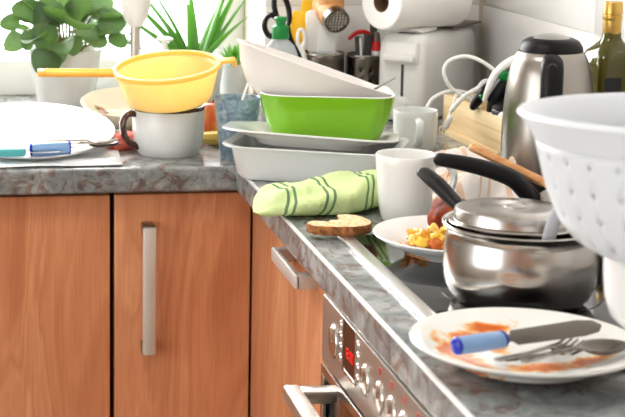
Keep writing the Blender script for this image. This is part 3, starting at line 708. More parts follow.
r1, _ = noise_col(apple_m, [(.32, (170, 34, 30)), (.48, (206, 90, 46)), (.62, (232, 176, 84))], (1, 1, .3), 22, 4); L(apple_m, r1.outputs[0], bsdf(apple_m).inputs['Base Color'])
ap = thing('apple', 'red and yellow apple between the cup and the blue tumbler', 'apple', (.004, .262, ZT))
obj('flesh', lathe([(0, .006), (.008, .003), (.018, .0), (.028, .008), (.034, .024), (.0355, .038), (.032, .054), (.022, .064), (.012, .0655), (.005, .061), (0, .057)], 40), apple_m, ap)
obj('stem', tube([(0, 0, .056), (.001, 0, .066), (.004, 0, .074)], .0014, n=6), wood_dark, ap)
ban_m = mat('banana_skin', (226, 196, 96), .5, bump=.3, bscale=60)
bn = thing('banana', 'pale yellow banana on the worktop behind the cup', 'banana', (.022, .190, ZT))
obj('peel', tube([(-.07, .012, .014), (-.03, -.002, .0135), (.012, -.006, .0135), (.05, .010, .0135), (.068, .030, .014)], [.005, .0125, .0135, .0125, .005], n=8, sub=5), ban_m, bn)
obj('tip', tube([(.067, .029, .014), (.075, .038, .0145)], .004, n=8, sub=2), brown_glaze, bn)
sg = mat('red_sponge', (226, 108, 92), .9, bump=.8, bscale=300)
tag(obj('sponge', box(-.028, .028, -.02, .02, 0, .028, .006, 3), sg, loc=(-.168, .172, ZT), rot=(0, 0, .5)), 'pinkish red sponge between the white platter and the cup handle', 'sponge')

# ------------------------------------------------------------------ left end: big plate, cutlery, paper, cream bowl
pap_m = mat('newsprint', (240, 242, 244), .8)
r1, _ = noise_col(pap_m, [(.45, (252, 252, 252)), (.58, (222, 232, 238)), (.7, (252, 252, 252))], (4, 30, 1), 4, 3); L(pap_m, r1.outputs[0], bsdf(pap_m).inputs['Base Color'])
tag(obj('newspaper', sheet(lambda u, v: (-.62+.436*u+.012*v, .012+.26*v, .0012+.0022*(1+noise.noise(Vector((u*5, v*5, 2))))), 24, 16), pap_m, loc=(0, 0, ZT), sharp=80), 'white printed paper lying under the large plate at the worktop front', 'paper')
solid(bpy.data.objects['newspaper'], .0006, 1)
bpm = stained((242, 240, 238), [(-.045, .105, .05, .03, 0), (.01, .11, .05, .03, .2), (-.02, .04, .03, .02, 0), (.04, .03, .03, .03, 0), (-.09, .09, .05, .03, .3), (.02, -.05, .05, .03, .3)], 'plate_orange_traces', sc=40)
BP = (-.329, .190, ZT+.0035)
bpo = tag(obj('plate', lathe(plate_prof(.150, .015, .64), 72), bpm, loc=(BP[0], BP[1], BP[2]+.0165), rot=(R(9), 0, 0)), 'large white plate with orange traces on the left worktop', 'plate')
tz = BP[2]
blue_knife('knife', 'knife with a pale blue handle on the front rim of the large left plate', (-.331, .050, tz+.0205), (0, R(-1), R(8)), hl=.062, bl=.09, k=1.35)
fork('fork', 'fork lying right of the blue knife on the large left plate', (-.315, .080, tz+.028), (0, R(-1), R(-2)), .13)
spoon('spoon', 'spoon beside the fork on the large left plate', (-.30, .067, tz+.025), (0, R(0), R(5)), .115)
tt = thing('peeler', 'teal plastic peeler handle at the left front of the large plate', 'peeler', (-.408, .040, tz+.0125), (0, 0, R(-2)))
obj('handle', box(-.03, .068, -.010, .010, 0, .013, .004, 3), teal, tt)
obj('blade', strip([(.066, .006, .006), (.085, .007, .006), (.12, .006, .006), (.126, .002, .006)], .002), steel_d, tt)
cb = thing('bowl', 'cream coloured bowl with scraps behind the large left plate', 'bowl', (-.130, .400, ZT+.009), (R(9), 0, 0))
cb_m = stained((246, 232, 208), [(-.05, .03, .02, .02, 0), (.02, .06, .02, .015, 0)], 'cream_bowl_specks', cols=((110, 90, 50), (190, 170, 120)), sc=120)
obj('body', lathe([(0, .002), (.042, .002), (.044, 0), (.050, 0), (.056, .005), (.078, .020), (.090, .036), (.0925, .040), (.091, .0415), (.087, .039), (.074, .022), (.05, .009), (0, .007)], 64), cb_m, cb)
lm = mat('lemon_peel', (240, 222, 60), .45)
tag(obj('lemon_wedge', blob(.020, .012, .010, .08, 2, 3, 3), lm, loc=(-.118, .372, ZT+.028)), 'yellow lemon piece lying in the cream bowl', 'lemon')

# ------------------------------------------------------------------ plants
def leaf_geo(L_, W_, cup=.15, droop=.2, nu=12, nv=7, round_=.75, quilt=.0):
    v = []
    for i in range(nu):
        u = i/(nu-1)
        w = W_*math.sin(PI*min(1., u**round_*.985+.012))**.46
        for j in range(nv):
            s = -1+2*j/(nv-1)
            x = L_*u; y = w*s
            z = cup*W_*(s*s)*math.sin(PI*u)-droop*L_*u*u+quilt*math.sin(u*22+abs(s)*4)*W_*(1-abs(s))*.5
            v.append((x, y, z))
    f = [(i*nv+j, (i+1)*nv+j, (i+1)*nv+j+1, i*nv+j+1) for i in range(nu-1) for j in range(nv-1)]
    return v, f
pl = thing('potted_violet', 'african violet with broad dark leaves in a white pot on the window ledge', 'potted plant', (-.233, .635, ZT))
obj('pot', lathe([(0, .0), (.052, 0), (.055, .003), (.066, .07), (.0735, .118), (.0745, .121), (.073, .1225), (.0705, .121), (.066, .105), (0, .103)], 56), ceramic, pl)
obj('soil', lathe([(0, .112), (.04, .112), (.069, .108), (0, .105)], 32), soil, pl)
rv = random.Random(11)
def place_leaf(parent, root, az, el, slen, L_, W_, roll, mtl, droop=.25, cup=.25, name='leaf', pitch=.15):
    d = Vector((math.cos(az)*math.cos(el), math.sin(az)*math.cos(el), math.sin(el)))
    tip = Vector(root)+d*slen
    mid = Vector(root)+d*slen*.5+Vector((0, 0, slen*.10))
    obj('leaf_stalk', tube([root, tuple(mid), tuple(tip)], [.0026, .0022, .002], n=6, sub=4), stemm, parent)
    o = obj(name, leaf_geo(L_, W_, cup, droop, quilt=.02), mtl, parent, sharp=80)
    side = Vector((0, 0, 1)).cross(d)
    if side.length < .05: side = Vector((1, 0, 0))
    side.normalize(); up = d.cross(side)
    M = Matrix(((d.x, side.x, up.x, tip.x), (d.y, side.y, up.y, tip.y), (d.z, side.z, up.z, tip.z), (0, 0, 0, 1)))
    o.matrix_local = M @ RX(roll) @ RY(pitch+rv.uniform(-.2, .25))
    return o
for i in range(22):
    az = i*2.399+rv.uniform(-.3, .3); t = i/21
    el = R(12+60*t**1.0+rv.uniform(-8, 8)); sl = rv.uniform(.060, .095)*(1.0 if t < .6 else .95)
    k = rv.uniform(.85, 1.15)
    place_leaf(pl, (.012*math.cos(az), .012*math.sin(az), .112), az, el, sl, .062*k, .030*k, rv.uniform(-.5, .5), leaf_var[i % 3], .3 if t < .5 else .15, pitch=.2)
# broad leaves hanging in front of the pot, as on the room side of the plant
def face_leaf(x, z, y, L_, W_, ang, out, mtl):
    # blade centre (x,y,z) in the pot's frame; ang = direction of the tip, turned from straight down; blade faces the room
    a = Vector((math.sin(ang), -out, -math.cos(ang))).normalized()
    nrm = Vector((.15*math.sin(ang), -.85, .5)); nrm = (nrm-a*nrm.dot(a)).normalized(); sd = nrm.cross(a)
    base = Vector((x, y, z))-a*L_*.5
    M = Matrix(((a.x, sd.x, nrm.x, base.x), (a.y, sd.y, nrm.y, base.y), (a.z, sd.z, nrm.z, base.z), (0, 0, 0, 1)))
    o = obj('leaf', leaf_geo(L_, W_, -.22, .16, 14, 9, .62, .025), mtl, pl, sharp=80); o.matrix_local = M
    r0 = Vector((x*.25, -.012, .112)); mid = r0.lerp(base, .6)+Vector((0, .004, .022))
    obj('leaf_stalk', tube([tuple(r0), tuple(mid), tuple(base)], [.0026, .0022, .002], n=6, sub=4), stemm, pl)
for k, (x, z, y, L_, W_, ang, out) in enumerate(((-.039, .197, -.062, .066, .034, -.7, .25), (-.047, .153, -.078, .054, .027, -.15, .1), (-.020, .123, -.090, .044, .021, .1, .1), (-.047, .105, -.094, .052, .031, -.35, .1), (.010, .137, -.086, .040, .019, .05, .1),
        (-.106, .143, -.055, .044, .022, -.9, .2), (-.112, .180, -.03, .040, .019, -1.4, .1), (.090, .185, -.05, .058, .030, 1.35, .2), (.038, .160, -.07, .046, .017, 1.2, .3), (.024, .208, -.045, .056, .026, 2.5, .2), (-.008, .216, -.03, .050, .025, 3.0, .1),
        (.066, .212, -.035, .054, .027, 2.0, .2), (.104, .146, -.045, .042, .020, .8, .2), (-.078, .146, -.068, .040, .016, -.2, .1), (.060, .150, -.06, .046, .022, .9, .2), (-.080, .205, -.04, .054, .027, -1.7, .2))):
    face_leaf(x, z, y, L_, W_, ang, out, leaf_var[k % 3])
for i in range(5):
    az = rv.uniform(-1.2, .6); p0 = Vector((.085+rv.uniform(-.02, .02), rv.uniform(-.01, .02), .235+rv.uniform(-.012, .015)))
    fl = obj('flower', join(*[xf(leaf_geo(.011, .006, .2, .2, 6, 5), T(*p0) @ RZ(k*2*PI/5) @ RY(-.3)) for k in range(5)]), purple, pl)
    obj('flower_stalk', tube([(.01, 0, .11), (p0.x*.5, p0.y, .19), tuple(p0)], .0013, n=6), stemm, pl)
al = thing('aloe', 'spiky aloe with long narrow leaves in a pot by the window', 'potted plant', (.034, .650, ZT))
obj('pot', lathe([(0, 0), (.042, 0), (.044, .003), (.056, .095), (.0565, .098), (.054, .098), (.052, .085), (0, .083)], 40), ceramic_grey, al)
obj('soil', lathe([(0, .091), (.053, .088), (0, .085)], 24), soil, al)
ra = random.Random(21)
def spike(az, lean, L_, w, curl):
    pts = []
    for i in range(5):
        t = i/4; a = lean+curl*t
        if i == 0: p = Vector((.010*math.cos(az), .010*math.sin(az), .085))
        else: p = p+Vector((math.cos(az)*math.sin(a), math.sin(az)*math.sin(a)*.55, math.cos(a)))*L_/4
        pts.append(tuple(p))
    return tube(pts, [w, w*.95, w*.72, w*.42, w*.08], n=8, sub=4, flat=.45, up=(math.cos(az), math.sin(az), .01), cap=False)
for i in range(8):
    az = i*2.399+ra.uniform(-.3, .3)
    obj('leaf', spike(az, R(ra.uniform(8, 42)), ra.uniform(.13, .23), ra.uniform(.009, .014), R(ra.uniform(0, 22))), aloeg, al)
for (az, ln, L_, w, c) in ((0.25, 24, .25, .017, 4), (.0, 17, .24, .015, 3), (3.0, 50, .20, .015, 8), (3.25, 38, .22, .016, 10), (2.9, 28, .21, .011, 16), (3.3, 18, .20, .010, 20)):
    obj('leaf', spike(az, R(ln), L_, w, R(c)), aloeg, al)
su = thing('succulent', 'small rosette succulent right of the aloe on the window ledge', 'potted plant', (.124, .715, ZT))
obj('pot', lathe([(0, 0), (.026, 0), (.028, .003), (.033, .075), (.034, .078), (.031, .078), (.030, .068), (0, .066)], 32), ceramic_grey, su)
for i in range(18):
    az = i*2.399; e = R(15+60*i/18)
    o = obj('leaf', tube([(0, 0, .07), (.016*math.cos(az)*math.cos(e), .016*math.sin(az)*math.cos(e), .07+.016*math.sin(e)+.008), (.034*math.cos(az)*math.cos(e), .034*math.sin(az)*math.cos(e), .075+.034*math.sin(e)+.01)], [.003, .008, .0015], n=8, sub=4, flat=.5), aloeg, su)

# ------------------------------------------------------------------ stick blender and soap pump behind the colander
sb = thing('stick_blender', 'white stick blender with steel shaft standing behind the colander', 'blender', (-.106, .515, ZT))
obj('shaft', lathe([(0, .035), (.0095, .035), (.0098, .185), (0, .185)], 28), steel_b, sb)
obj('bell', lathe([(.026, 0), (.0275, .002), (.024, .022), (.010, .038), (0, .038)], 28), steel_b, sb)
obj('body', lathe([(0, .176), (.0125, .177), (.016, .181), (.0235, .196), (.0305, .222), (.0335, .262), (.030, .32), (.026, .37), (.018, .384), (0, .387)], 36), white_plastic, sb)
spu = thing('soap_pump', 'white soap pump bottle with flat round top behind the colander', 'bottle', (-.052, .49, ZT))
obj('bottle', lathe([(0, 0), (.026, 0), (.028, .003), (.028, .105), (.022, .122), (.013, .126), (0, .127)], 32), white_plastic, spu)
obj('pump_stem', lathe([(0, .126), (.0055, .126), (.0055, .152), (0, .152)], 20), white_plastic, spu)
obj('pump_top', lathe([(0, .151), (.013, .151), (.0165, .153), (.016, .156), (.010, .159), (0, .160)], 28), white_plastic, spu)

# ------------------------------------------------------------------ dish soap and scissors
so = thing('soap_bottle', 'clear dish soap bottle with a green push cap behind the tilted bowl', 'bottle', (.146, .36, ZT))
obj('bottle', lathe([(0, 0), (.033, 0), (.035, .003), (.0355, .11), (.033, .138), (.026, .155), (.0155, .165), (.0145, .17), (0, .171)], 40, sx=1, sy=.7), soap_m, so)
cap_ = obj('cap', lathe([(0, .168), (.0155, .168), (.016, .170), (.0155, .190), (.013, .1925), (.009, .194), (.0088, .1995), (.0115, .2015), (.0118, .206), (.010, .2085), (0, .209)], 32), green_plastic, so)

# utensil holders
def holder(name, label, loc, r, h, holes_):
    t = thing(name, label, 'utensil holder', loc)
    pf = [(0, .002), (r*.98, .002), (r, 0)]+[(r, .004+(h-.004)*i/14) for i in range(15)]
    sk = (lambda i, j: i >= 4 and i % 3 == 1 and j % 4 == 0 and i < 14) if holes_ else None
    b = obj('cup', lathe(pf, 48, skip=sk), steel_d, t); solid(b, .0012, -1)
    obj('rim', lathe([(r-.001, h-.002), (r+.001, h-.001), (r+.001, h+.001), (r-.0015, h+.001), (r-.001, h-.002)], 48), steel, t)
    return t
H1 = (.262, .515, ZT); H2 = (.350, .525, ZT)
holder('utensil_holder', 'plain steel utensil holder with spatulas behind the dish stack', H1, .0425, .122, False)
holder('utensil_holder', 'steel utensil holder with round holes left of the toaster', H2, .0385, .117, True)
def flatshape(pts, th, M, bev=.0015): return xf(g(extrude_poly(pts, -th/2, th/2, bev, 2)), M)
def rr2(w, h, r, n=5): return [(p[0], p[1]) for p in rrect(w, h, r, 0, n)]
# local plane of a standing flat utensil: x right, y up  -> world X, Z
def stand(x, y, z, tilt=0., yaw=0., lean=0.): return T(x, y, z) @ RZ(yaw) @ RY(tilt) @ RX(PI/2+lean)
scx = thing('scissors', 'black handled kitchen scissors standing in the steel holder', 'scissors', (0, 0, 0))
def loop_handle(cx_, cz_, rx, rz, yy, th, tl):
    pts = [(cx_+rx*math.cos(a)*math.cos(tl)-rz*math.sin(a)*math.sin(tl), yy, cz_+rx*math.cos(a)*math.sin(tl)+rz*math.sin(a)*math.cos(tl)) for a in [2*PI*i/20 for i in range(21)]]
    return tube(pts, th, n=8, sub=2, up=(0, 1, 0), flat=1.2, cap=False)
obj('loop_handle', join(loop_handle(.158, 1.077, .0145, .021, .500, .0056, R(8)), tube([(.168, .500, 1.058), (.185, .505, 1.040), (.215, .512, 1.005)], .0048, n=8)), black_plastic, scx)
obj('loop_handle', join(loop_handle(.178, 1.108, .0135, .034, .506, .0056, R(14)), tube([(.190, .506, 1.080), (.197, .509, 1.050), (.222, .515, 1.005)], .0048, n=8)), black_plastic, scx)
obj('blade', tube([(.214, .513, 1.008), (.240, .517, .95), (.258, .520, .912)], [.007, .006, .002], n=6, flat=.2, sub=3, up=(0, 1, 0)), steel_d, scx)
def util(name, label, cat): return thing(name, label, cat, (0, 0, 0))
u = util('spatula', 'broad yellow spatula at the left of the steel holder', 'spatula')
obj('head', flatshape(rr2(.030, .062, .006), .005, stand(.214, .520, 1.072, R(8))), yellow_plastic, u)
obj('handle', tube([(.213, .520, 1.05), (.232, .520, .99), (.245, .520, .91)], .004, n=8, flat=.7), yellow_plastic, u)
u = util('spatula', 'second yellow spatula standing slightly higher behind the first', 'spatula')
obj('head', flatshape(rr2(.030, .062, .006), .005, stand(.2365, .538, 1.092, R(6))), yellow_plastic, u)
obj('handle', tube([(.235, .538, 1.068), (.245, .534, .99), (.252, .530, .91)], .004, n=8, flat=.7), yellow_plastic, u)
u = util('spatula', 'wide white spatula with rounded corners in the steel holder', 'spatula')
obj('head', flatshape(rr2(.050, .085, .012), .004, stand(.250, .498, 1.0655, R(-3))), white_clear, u)
obj('handle', tube([(.254, .498, 1.04), (.258, .505, .98), (.262, .512, .91)], .004, n=8, flat=.7), white_plastic, u)
u = util('scraper', 'smaller clouded white scraper in front of the wide white spatula', 'spatula')
obj('head', flatshape([(-.019, -.030), (.019, -.030), (.023, .012), (-.006, .030), (-.017, .028)], .004, stand(.264, .488, 1.052, R(4))), white_clear, u)
obj('handle', tube([(.263, .490, 1.026), (.263, .500, .98), (.264, .512, .91)], .0055, n=8, flat=.7), black_plastic, u)
u = util('ladle', 'white plastic utensil with an open loop at its top end', 'utensil')
obj('loop', loop_handle(.213, 1.054, .0072, .017, .487, .0034, R(0)), white_plastic, u)
obj('handle', tube([(.213, .487, 1.037), (.222, .490, 1.01), (.235, .500, .95), (.245, .508, .91)], .0065, n=8, flat=.6), white_plastic, u)
u = thing('meat_tenderizer', 'wooden meat mallet with a ridged metal face leaning above the holders', 'mallet', (0, 0, 0))
hc = Vector((.2735, .452, 1.0905)); ax = Vector((.10, -.93, -.34)).normalized()
Mh = T(*hc) @ ax.to_track_quat('Z', 'Y').to_matrix().to_4x4()
face_r = .0245
obj('metal_face', xf(lathe([(0, .0), (face_r*.9, 0), (face_r*.93, .003), (face_r, .003), (face_r, -.014), (0, -.014)], 40), Mh), steel_d, u)
pyr = []
nP = 7
for i in range(nP):
    for j in range(nP):
        x = (i-(nP-1)/2)*.0062; y = (j-(nP-1)/2)*.0062
        if x*x+y*y < (face_r-.0025)**2:
            a = .0024; pyr.append(([(x-a, y-a, 0), (x+a, y-a, 0), (x+a, y+a, 0), (x-a, y+a, 0), (x, y, .0035)], [(0, 1, 4), (1, 2, 4), (2, 3, 4), (3, 0, 4)]))
tag(obj('tooth_grid', xf(join(*pyr), Mh), steel, u, smooth=False), kind='stuff')
obj('wooden_head', xf(lathe([(0, -.014), (face_r*.98, -.014), (.0255, -.022), (.0265, -.05), (.0255, -.075), (.022, -.08), (0, -.08)], 40), Mh), wood_beech, u)
obj('upper_body', tube([(.272, .495, 1.096), (.271, .490, 1.13), (.270, .487, 1.17)], [.0235, .026, .024], n=20, sub=4), wood_beech, u)
obj('handle', tube([(.272, .497, 1.085), (.274, .508, 1.03), (.276, .52, .908)], [.008, .007, .008], n=10), wood_beech, u)
# second holder contents
u = util('peeler', 'red plastic handled peeler lying across the perforated holder', 'peeler')
obj('handle', tube([(.312, .505, 1.050), (.330, .507, 1.062), (.352, .510, 1.058), (.362, .515, 1.03), (.365, .520, .98), (.362, .525, .91)], [.004, .0045, .0045, .004, .0035, .003], n=8), red, u)
for (x, y, w_, h_, t_, nm, lb, mm) in ((.332, .500, .013, .085, -4, 'knife', 'dark knife handle with a pale strip in the perforated holder', dark_grey), (.3475, .505, .015, .092, 3, 'knife', 'broad charcoal knife handle in the middle of the perforated holder', dark_grey)):
    u = util(nm, lb, 'knife')
    obj('handle', flatshape(rr2(w_, h_, .004), .012, stand(x, y, 1.012, R(t_)), .003), mm, u)
    if nm == 'knife' and x < .34: obj('strip', flatshape(rr2(.004, .05, .0015), .002, stand(x+.001, y-.0065, 1.028, R(t_)), .0005), white_plastic, u)
    obj('blade', strip([(0, .005, 0), (.05, .005, 0)], .0015), steel_d, u).matrix_local = T(x, y+.004, .972) @ RY(PI/2)
u = util('spice_bottle', 'small red bottle with a dull metal cap in the perforated holder', 'bottle')
obj('body', lathe([(0, .915), (.008, .915), (.0088, .918), (.0088, 1.040), (.007, 1.0445), (0, 1.0445)], 24), red, u, loc=(.3655, .500, 0))
obj('cap', lathe([(0, 1.0445), (.0072, 1.0445), (.0065, 1.058), (.004, 1.063), (0, 1.0635)], 24), steel_d, u, loc=(.3655, .500, 0))
obj('label_band', lathe([(.00895, 1.012), (.00895, 1.026)], 24), white_plastic, u, loc=(.3655, .500, 0))
u = util('kitchen_utensil', 'dark grey handle at the back of the perforated holder', 'utensil')
obj('handle', tube([(.372, .548, 1.075), (.368, .542, 1.02), (.360, .535, .91)], [.008, .007, .004], n=10), dark_grey, u)

# ------------------------------------------------------------------ toaster, roll, tray
TA = R(40)   # long side runs back-right
tcn = Vector((.42, .369))           # near corner
ld = Vector((math.sin(TA), math.cos(TA))); ed = Vector((-math.cos(TA), math.sin(TA)))
TL, TWd, THt = .272, .095, .168
ctr = tcn+ld*TL/2+ed*TWd/2
to_ = thing('toaster', 'white long-slot toaster in the corner of the worktop', 'toaster', (ctr.x, ctr.y, ZT), (0, 0, -TA))
# local: x = across (right), y = along (away)
w2, l2 = TWd, TL
rings = [rrect(w2*.94, l2*.97, .014, .004), rrect(w2, l2, .018, .012), rrect(w2, l2, .018, .125), rrect(w2*.985, l2*.985, .02, .148), rrect(w2*.93, l2*.95, .024, .160), rrect(w2*.80, l2*.89, .028, .1665), rrect(w2*.6, l2*.82, .02, THt)]
obj('body', loft(rings), white_plastic, to_)
obj('slot', box(-.016, .016, -.11, .11, THt-.001, THt+.0006), black_plastic, to_, smooth=False)
obj('base', box(-w2*.45, w2*.45, -l2*.47, l2*.47, 0, .006, .002), dark_grey, to_)
y0 = -l2/2
obj('lever_guard', box(-.030, .038, y0-.006, y0+.004, .112, .155, .005, 3), white_plastic, to_)
lv = obj('lever', box(-.028, .036, y0-.022, y0-.004, .118, .133, .005, 3), white_plastic, to_)
obj('lever_slot', box(.004, .009, y0-.0012, y0+.004, .050, .118), dark_grey, to_, smooth=False)
obj('browning_dial', xf(lathe([(0, .014), (.012, .0135), (.015, .010), (.016, 0), (0, 0)], 28), T(.004, y0+.001, .036) @ RX(PI/2)), white_plastic, to_)
obj('warming_rack', box(-.032, .030, -.10, -.03, THt+.0006, THt+.010, .004, 3), white_plastic, to_)
tray = thing('baking_tray', 'thin brown tray lying on the toaster under the paper roll', 'tray', (ctr.x+.035, ctr.y+.035, ZT+THt+.0012), (0, 0, -TA))
obj('plate', box(-.06, .045, -.045, .10, 0, .0045, .002), mat('tray_brown', (110, 92, 78), .4, .5), tray)
RR = .0525
rz0 = ZT+THt+.011+RR-.001
p0 = Vector((.345, .398, rz0)); dirr = Vector((.172, .10, -.004)).normalized()
ro = thing('paper_towel_roll', 'white paper towel roll lying on top of the toaster', 'paper roll', p0)
ro.rotation_euler = dirr.to_track_quat('Z', 'Y').to_euler()
obj('paper', lathe([(.0195, 0), (.036, .0006), (RR-.003, 0), (RR-.0004, .002), (RR, .006), (RR, .19), (RR-.003, .196), (.0195, .196)], 64), paper, ro)
obj('core', lathe([(.0195, -.0005), (.0195, .1965), (.018, .1965), (.018, -.0005), (.0195, -.0005)], 40), card, ro)

# ------------------------------------------------------------------ wooden crate with cables and appliances
CB = (.4475, .008); CLEN = .275; CWID = .115; CH = .071
bx = thing('wooden_crate', 'open pale wooden crate full of cables beside the kettle', 'crate', (CB[0], CB[1], ZT), (0, 0, R(2.8)))
obj('side_board', box(0, .009, .009, CLEN-.009, .010, CH, .001), wood_pale, bx)
obj('side_board', box(CWID-.009, CWID, .009, CLEN-.009, .010, CH, .001), wood_pale, bx)
obj('end_board', box(0, CWID, 0, .009, .0, CH, .001), wood_pale, bx)
obj('end_board', box(0, CWID, CLEN-.009, CLEN, .0, CH, .001), wood_pale, bx)
obj('bottom_board', box(.0, CWID, .009, CLEN-.009, 0, .009, .001), wood_pale, bx)
obj('base_batten', box(-.006, .0, .0, CLEN, 0, .013, .001), wood_pale, bx)
def cable(label, pts, r=.0034, group='white cables spilling from the crate'):
    return tag(obj('cable', tube(pts, r, n=10, sub=8), white_plastic), label, 'cable', group)
cable('white cable making the high loop above the wooden crate', [(.492, .095, 1.000), (.4688, .10, 1.034), (.445, .12, 1.053), (.425, .14, 1.058), (.402, .15, 1.050), (.3915, .15, 1.033), (.3975, .15, 1.012), (.414, .15, .9945), (.44, .145, .980), (.470, .14, .945)])
cable('white cable arching low over the far end of the crate to the worktop', [(.362, .20, .9045), (.361, .18, .925), (.3635, .17, .947), (.368, .165, .9655), (.378, .16, .983), (.3995, .16, .993), (.421, .16, .9947), (.445, .16, .985), (.475, .16, .945)])
cable('white cable rising from its plug on the near side of the crate', [(.392, .104, .968), (.397, .102, .976), (.414, .10, .9948), (.4364, .10, 1.008), (.457, .125, 1.016), (.48, .13, 1.01), (.50, .13, .97)], .0042)
cable('thin white cable hanging straight down beside the small mug', [(.416, .15, .992), (.404, .135, .97), (.390, .12, .950)], .002)
def plug():
    t = thing('power_plug', 'white power plug resting over the side of the crate', 'plug', (0, 0, 0))
    obj('grip', tube([(.384, .112, .938), (.389, .11, .948), (.393, .108, .957)], [.0055, .006, .0045], n=10, sub=3), white_plastic, t)
    obj('pin', tube([(.3815, .109, .931), (.3835, .1105, .937)], .0017, n=8, sub=2), steel, t); obj('pin', tube([(.3785, .1165, .931), (.3805, .1175, .937)], .0017, n=8, sub=2), steel, t)
plug()
hm = thing('hand_mixer', 'white and black hand mixer with green button leaning in the crate', 'mixer', (0, 0, 0))
obj('upper_shell', tube([(.530, .070, 1.055), (.500, .064, 1.064), (.474, .060, 1.056), (.453, .060, 1.038), (.4435, .066, 1.012), (.440, .075, .990)], [.010, .010, .009, .008, .007, .005], n=12, flat=.8), white_plastic, hm)
obj('lower_grip', tube([(.535, .078, 1.035), (.505, .072, 1.042), (.480, .070, 1.026), (.462, .072, 1.000), (.458, .078, .960), (.465, .085, .925)], [.014, .017, .018, .016, .014, .010], n=12, flat=.9), black_plastic, hm)
obj('button', xf(lathe([(0, .005), (.006, .0045), (.009, .001), (.0095, -.004), (0, -.004)], 20), T(.466, .053, 1.035) @ RX(PI/2+.1)), green_plastic, hm)
hb2 = thing('attachment_handle', 'black appliance handle with a green spot lying across the crate', 'appliance', (0, 0, 0))
obj('grip', tube([(.4345, .118, .972), (.445, .112, .990), (.462, .106, 1.006), (.490, .10, 1.005), (.52, .095, .96)], [.008, .012, .014, .013, .010], n=12, flat=.8), black_plastic, hb2)
obj('spot', xf(lathe([(0, .002), (.004, .001), (.005, -.003), (0, -.003)], 16), T(.444, .0995, .993) @ RX(PI/2)), green_plastic, hb2)
hb3 = thing('appliance_case', 'small dark grey case with black top at the near end of the crate', 'case', (.470, .045, ZT+.078), (R(10), R(-28), R(15)))
obj('case', box(-.024, .024, -.016, .016, -.012, .012, .007, 3), dark_grey, hb3)
obj('top_shell', box(-.020, .020, -.013, .013, .012, .016, .002, 2), black_plastic, hb3)
wp = thing('adapter', 'rounded white adapter at the near corner of the crate', 'adapter', (.4665, .026, ZT+.0745), (0, R(-10), R(10)))
obj('case', blob(.020, .012, .008, .03, 2, 2, 3), white_plastic, wp)
obj('lead', tube([(.015, 0, -.002), (.03, .01, -.012), (.04, .03, -.03)], .002, n=8), white_plastic, wp)

# ------------------------------------------------------------------ kettle
kt = thing('kettle', 'tall brushed steel electric kettle with black lid and handle', 'kettle', (.441, -.214, ZT), (0, 0, R(-19)))
kp = [(0, .022), (.066, .022), (.0685, .024), (.0690, .05), (.0685, .085), (.0668, .12), (.0640, .15), (.0600, .178), (.0550, .196), (.0490, .2085), (.0472, .2095), (0, .2095)]
steel_k = mat('steel_kettle', (156, 149, 141), .27, 1.); bsdf(steel_k).inputs['Anisotropic'].default_value = .6
obj('body', lathe(kp, 72), steel_k, kt)
obj('base', lathe([(0, 0), (.067, 0), (.070, .003), (.069, .018), (.066, .022), (0, .022)], 56), black_plastic, kt)
ld_ = obj('lid', lathe([(0, .2095), (.0465, .2095), (.0472, .2105), (.0458, .217), (.0415, .2245), (.033, .2290), (0, .2295)], 56), black_plastic, kt)
obj('lid_inset', lathe([(.027, .2290), (.022, .2325), (.014, .2345), (0, .2352)], 48), mat('silver_speckle', (168, 166, 162), .35, .7, bump=.5, bscale=400), ld_)
hp = [(0, -.0500, .203), (0, -.068, .200), (0, -.082, .188), (0, -.0885, .155), (0, -.090, .11), (0, -.086, .070), (0, -.075, .052), (0, -.066, .048)]
kh = obj('handle', tube(hp, [.0125, .016, .0165, .016, .0155, .015, .014, .012], n=16, flat=.62, up=(0, -1, 0.001)), black_plastic, kt)
obj('lid_button', xf(lathe([(0, .003), (.0065, .0028), (.0085, .001), (.009, -.003), (0, -.003)], 24), T(0, -.0865, .1935) @ RX(R(62))), dark_grey, kh)
obj('water_window', tube([(0.0, -.0676, .06), (0, -.0672, .10), (0, -.0655, .13)], .006, n=8, flat=.3, up=(0, -1, 0)), dark_grey, kt)

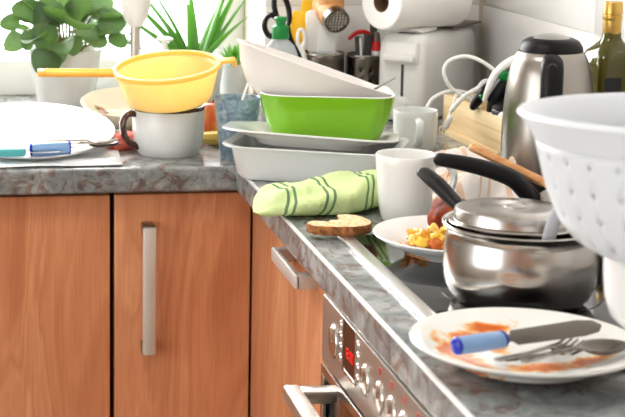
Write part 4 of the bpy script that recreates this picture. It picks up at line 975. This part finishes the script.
# ------------------------------------------------------------------ oil bottle
ob = thing('oil_bottle', 'square green olive oil bottle with gold cap by the right wall', 'bottle', (.556, -.165, ZT), (0, 0, R(8)))
def sq(w, r, z): return rrect(w, w, r, z, 6)
rg = [sq(.064, .010, 0), sq(.070, .012, .004), sq(.072, .012, .02), sq(.072, .012, .178), sq(.070, .014, .192), sq(.062, .018, .203), sq(.046, .018, .211), sq(.034, .0155, .218), sq(.0285, .0137, .224), sq(.0265, .0132, .25), sq(.0265, .0132, .262)]
obj('glass', loft(rg), oil_m, ob)
obj('foil', lathe([(.0137, .228), (.0141, .230), (.0140, .252), (0, .252)], 32), gold, ob)
obj('cap', lathe([(.0142, .250), (.0150, .252), (.0150, .256), (.0140, .257), (.0140, .259), (.0150, .260), (.0150, .277), (.0140, .2785), (0, .2785)], 36), gold, ob)
obj('label', box(-.030, -.002, -.0369, -.0359, .055, .165, .0003), label_m, ob, smooth=False)

# ------------------------------------------------------------------ stack at the right edge: steel pot, white bowl, white colander
SX, SY = .196, -1.239
st = thing('stock_pot', 'upturned steel pot carrying the white bowl at the right edge', 'pot', (SX+.045, SY, ZT))
obj('body', lathe([(.075, 0), (.0775, .002), (.075, .006), (.074, .078), (.070, .083), (0, .084), (0, .081), (.071, .079), (.0725, .006)], 56), steel_b, st)
for s in (-1, 1):
    obj('handle', tube([(.02*s*0-.022, s*.074, .03), (-.02, s*.098, .03), (.02, s*.098, .03), (.022, s*.074, .03)], .004, n=8), steel, st)
wbw = thing('mixing_bowl', 'plain white bowl under the white colander at the right edge', 'bowl', (SX, SY, ZT+.0845))
obj('body', lathe([(a*.90, b*.82) for a, b in [(0, 0), (.070, 0), (.080, .004), (.091, .016), (.097, .035), (.099, .060), (.0995, .082), (.103, .084), (.1035, .087), (.101, .088), (.0965, .085), (.095, .060), (.092, .035), (.085, .018), (.07, .007), (0, .006)]], 64), mat('bowl_plain_white', (236, 234, 232), .25), wbw)
wc = thing('white_colander', 'large white plastic colander with slots in the right foreground', 'colander', (SX, SY, ZT+.150), (R(-2.5), 0, 0))
wp_ = [(0, 0), (.03, 0), (.055, 0), (.070, .001), (.078, .002), (.100, .010), (.114, .019), (.118, .0235), (.126, .034), (.1305, .043), (.1325, .048), (.1365, .058), (.139, .066), (.1405, .071), (.1435, .084), (.1450, .090), (.1460, .095), (.148, .104)]
def wskip(i, j): return (i in (3, 6, 9, 12, 15)) and (j % 6 == 0)
b = obj('basket', lathe(wp_, 192, skip=wskip), wh_col, wc); solid(b, .0026, 1)
obj('rim', lathe([(.146, .101), (.149, .100), (.157, .116), (.164, .124), (.1665, .127), (.165, .130), (.161, .131), (.154, .126), (.1475, .108), (.146, .101)], 96), wh_col, wc)
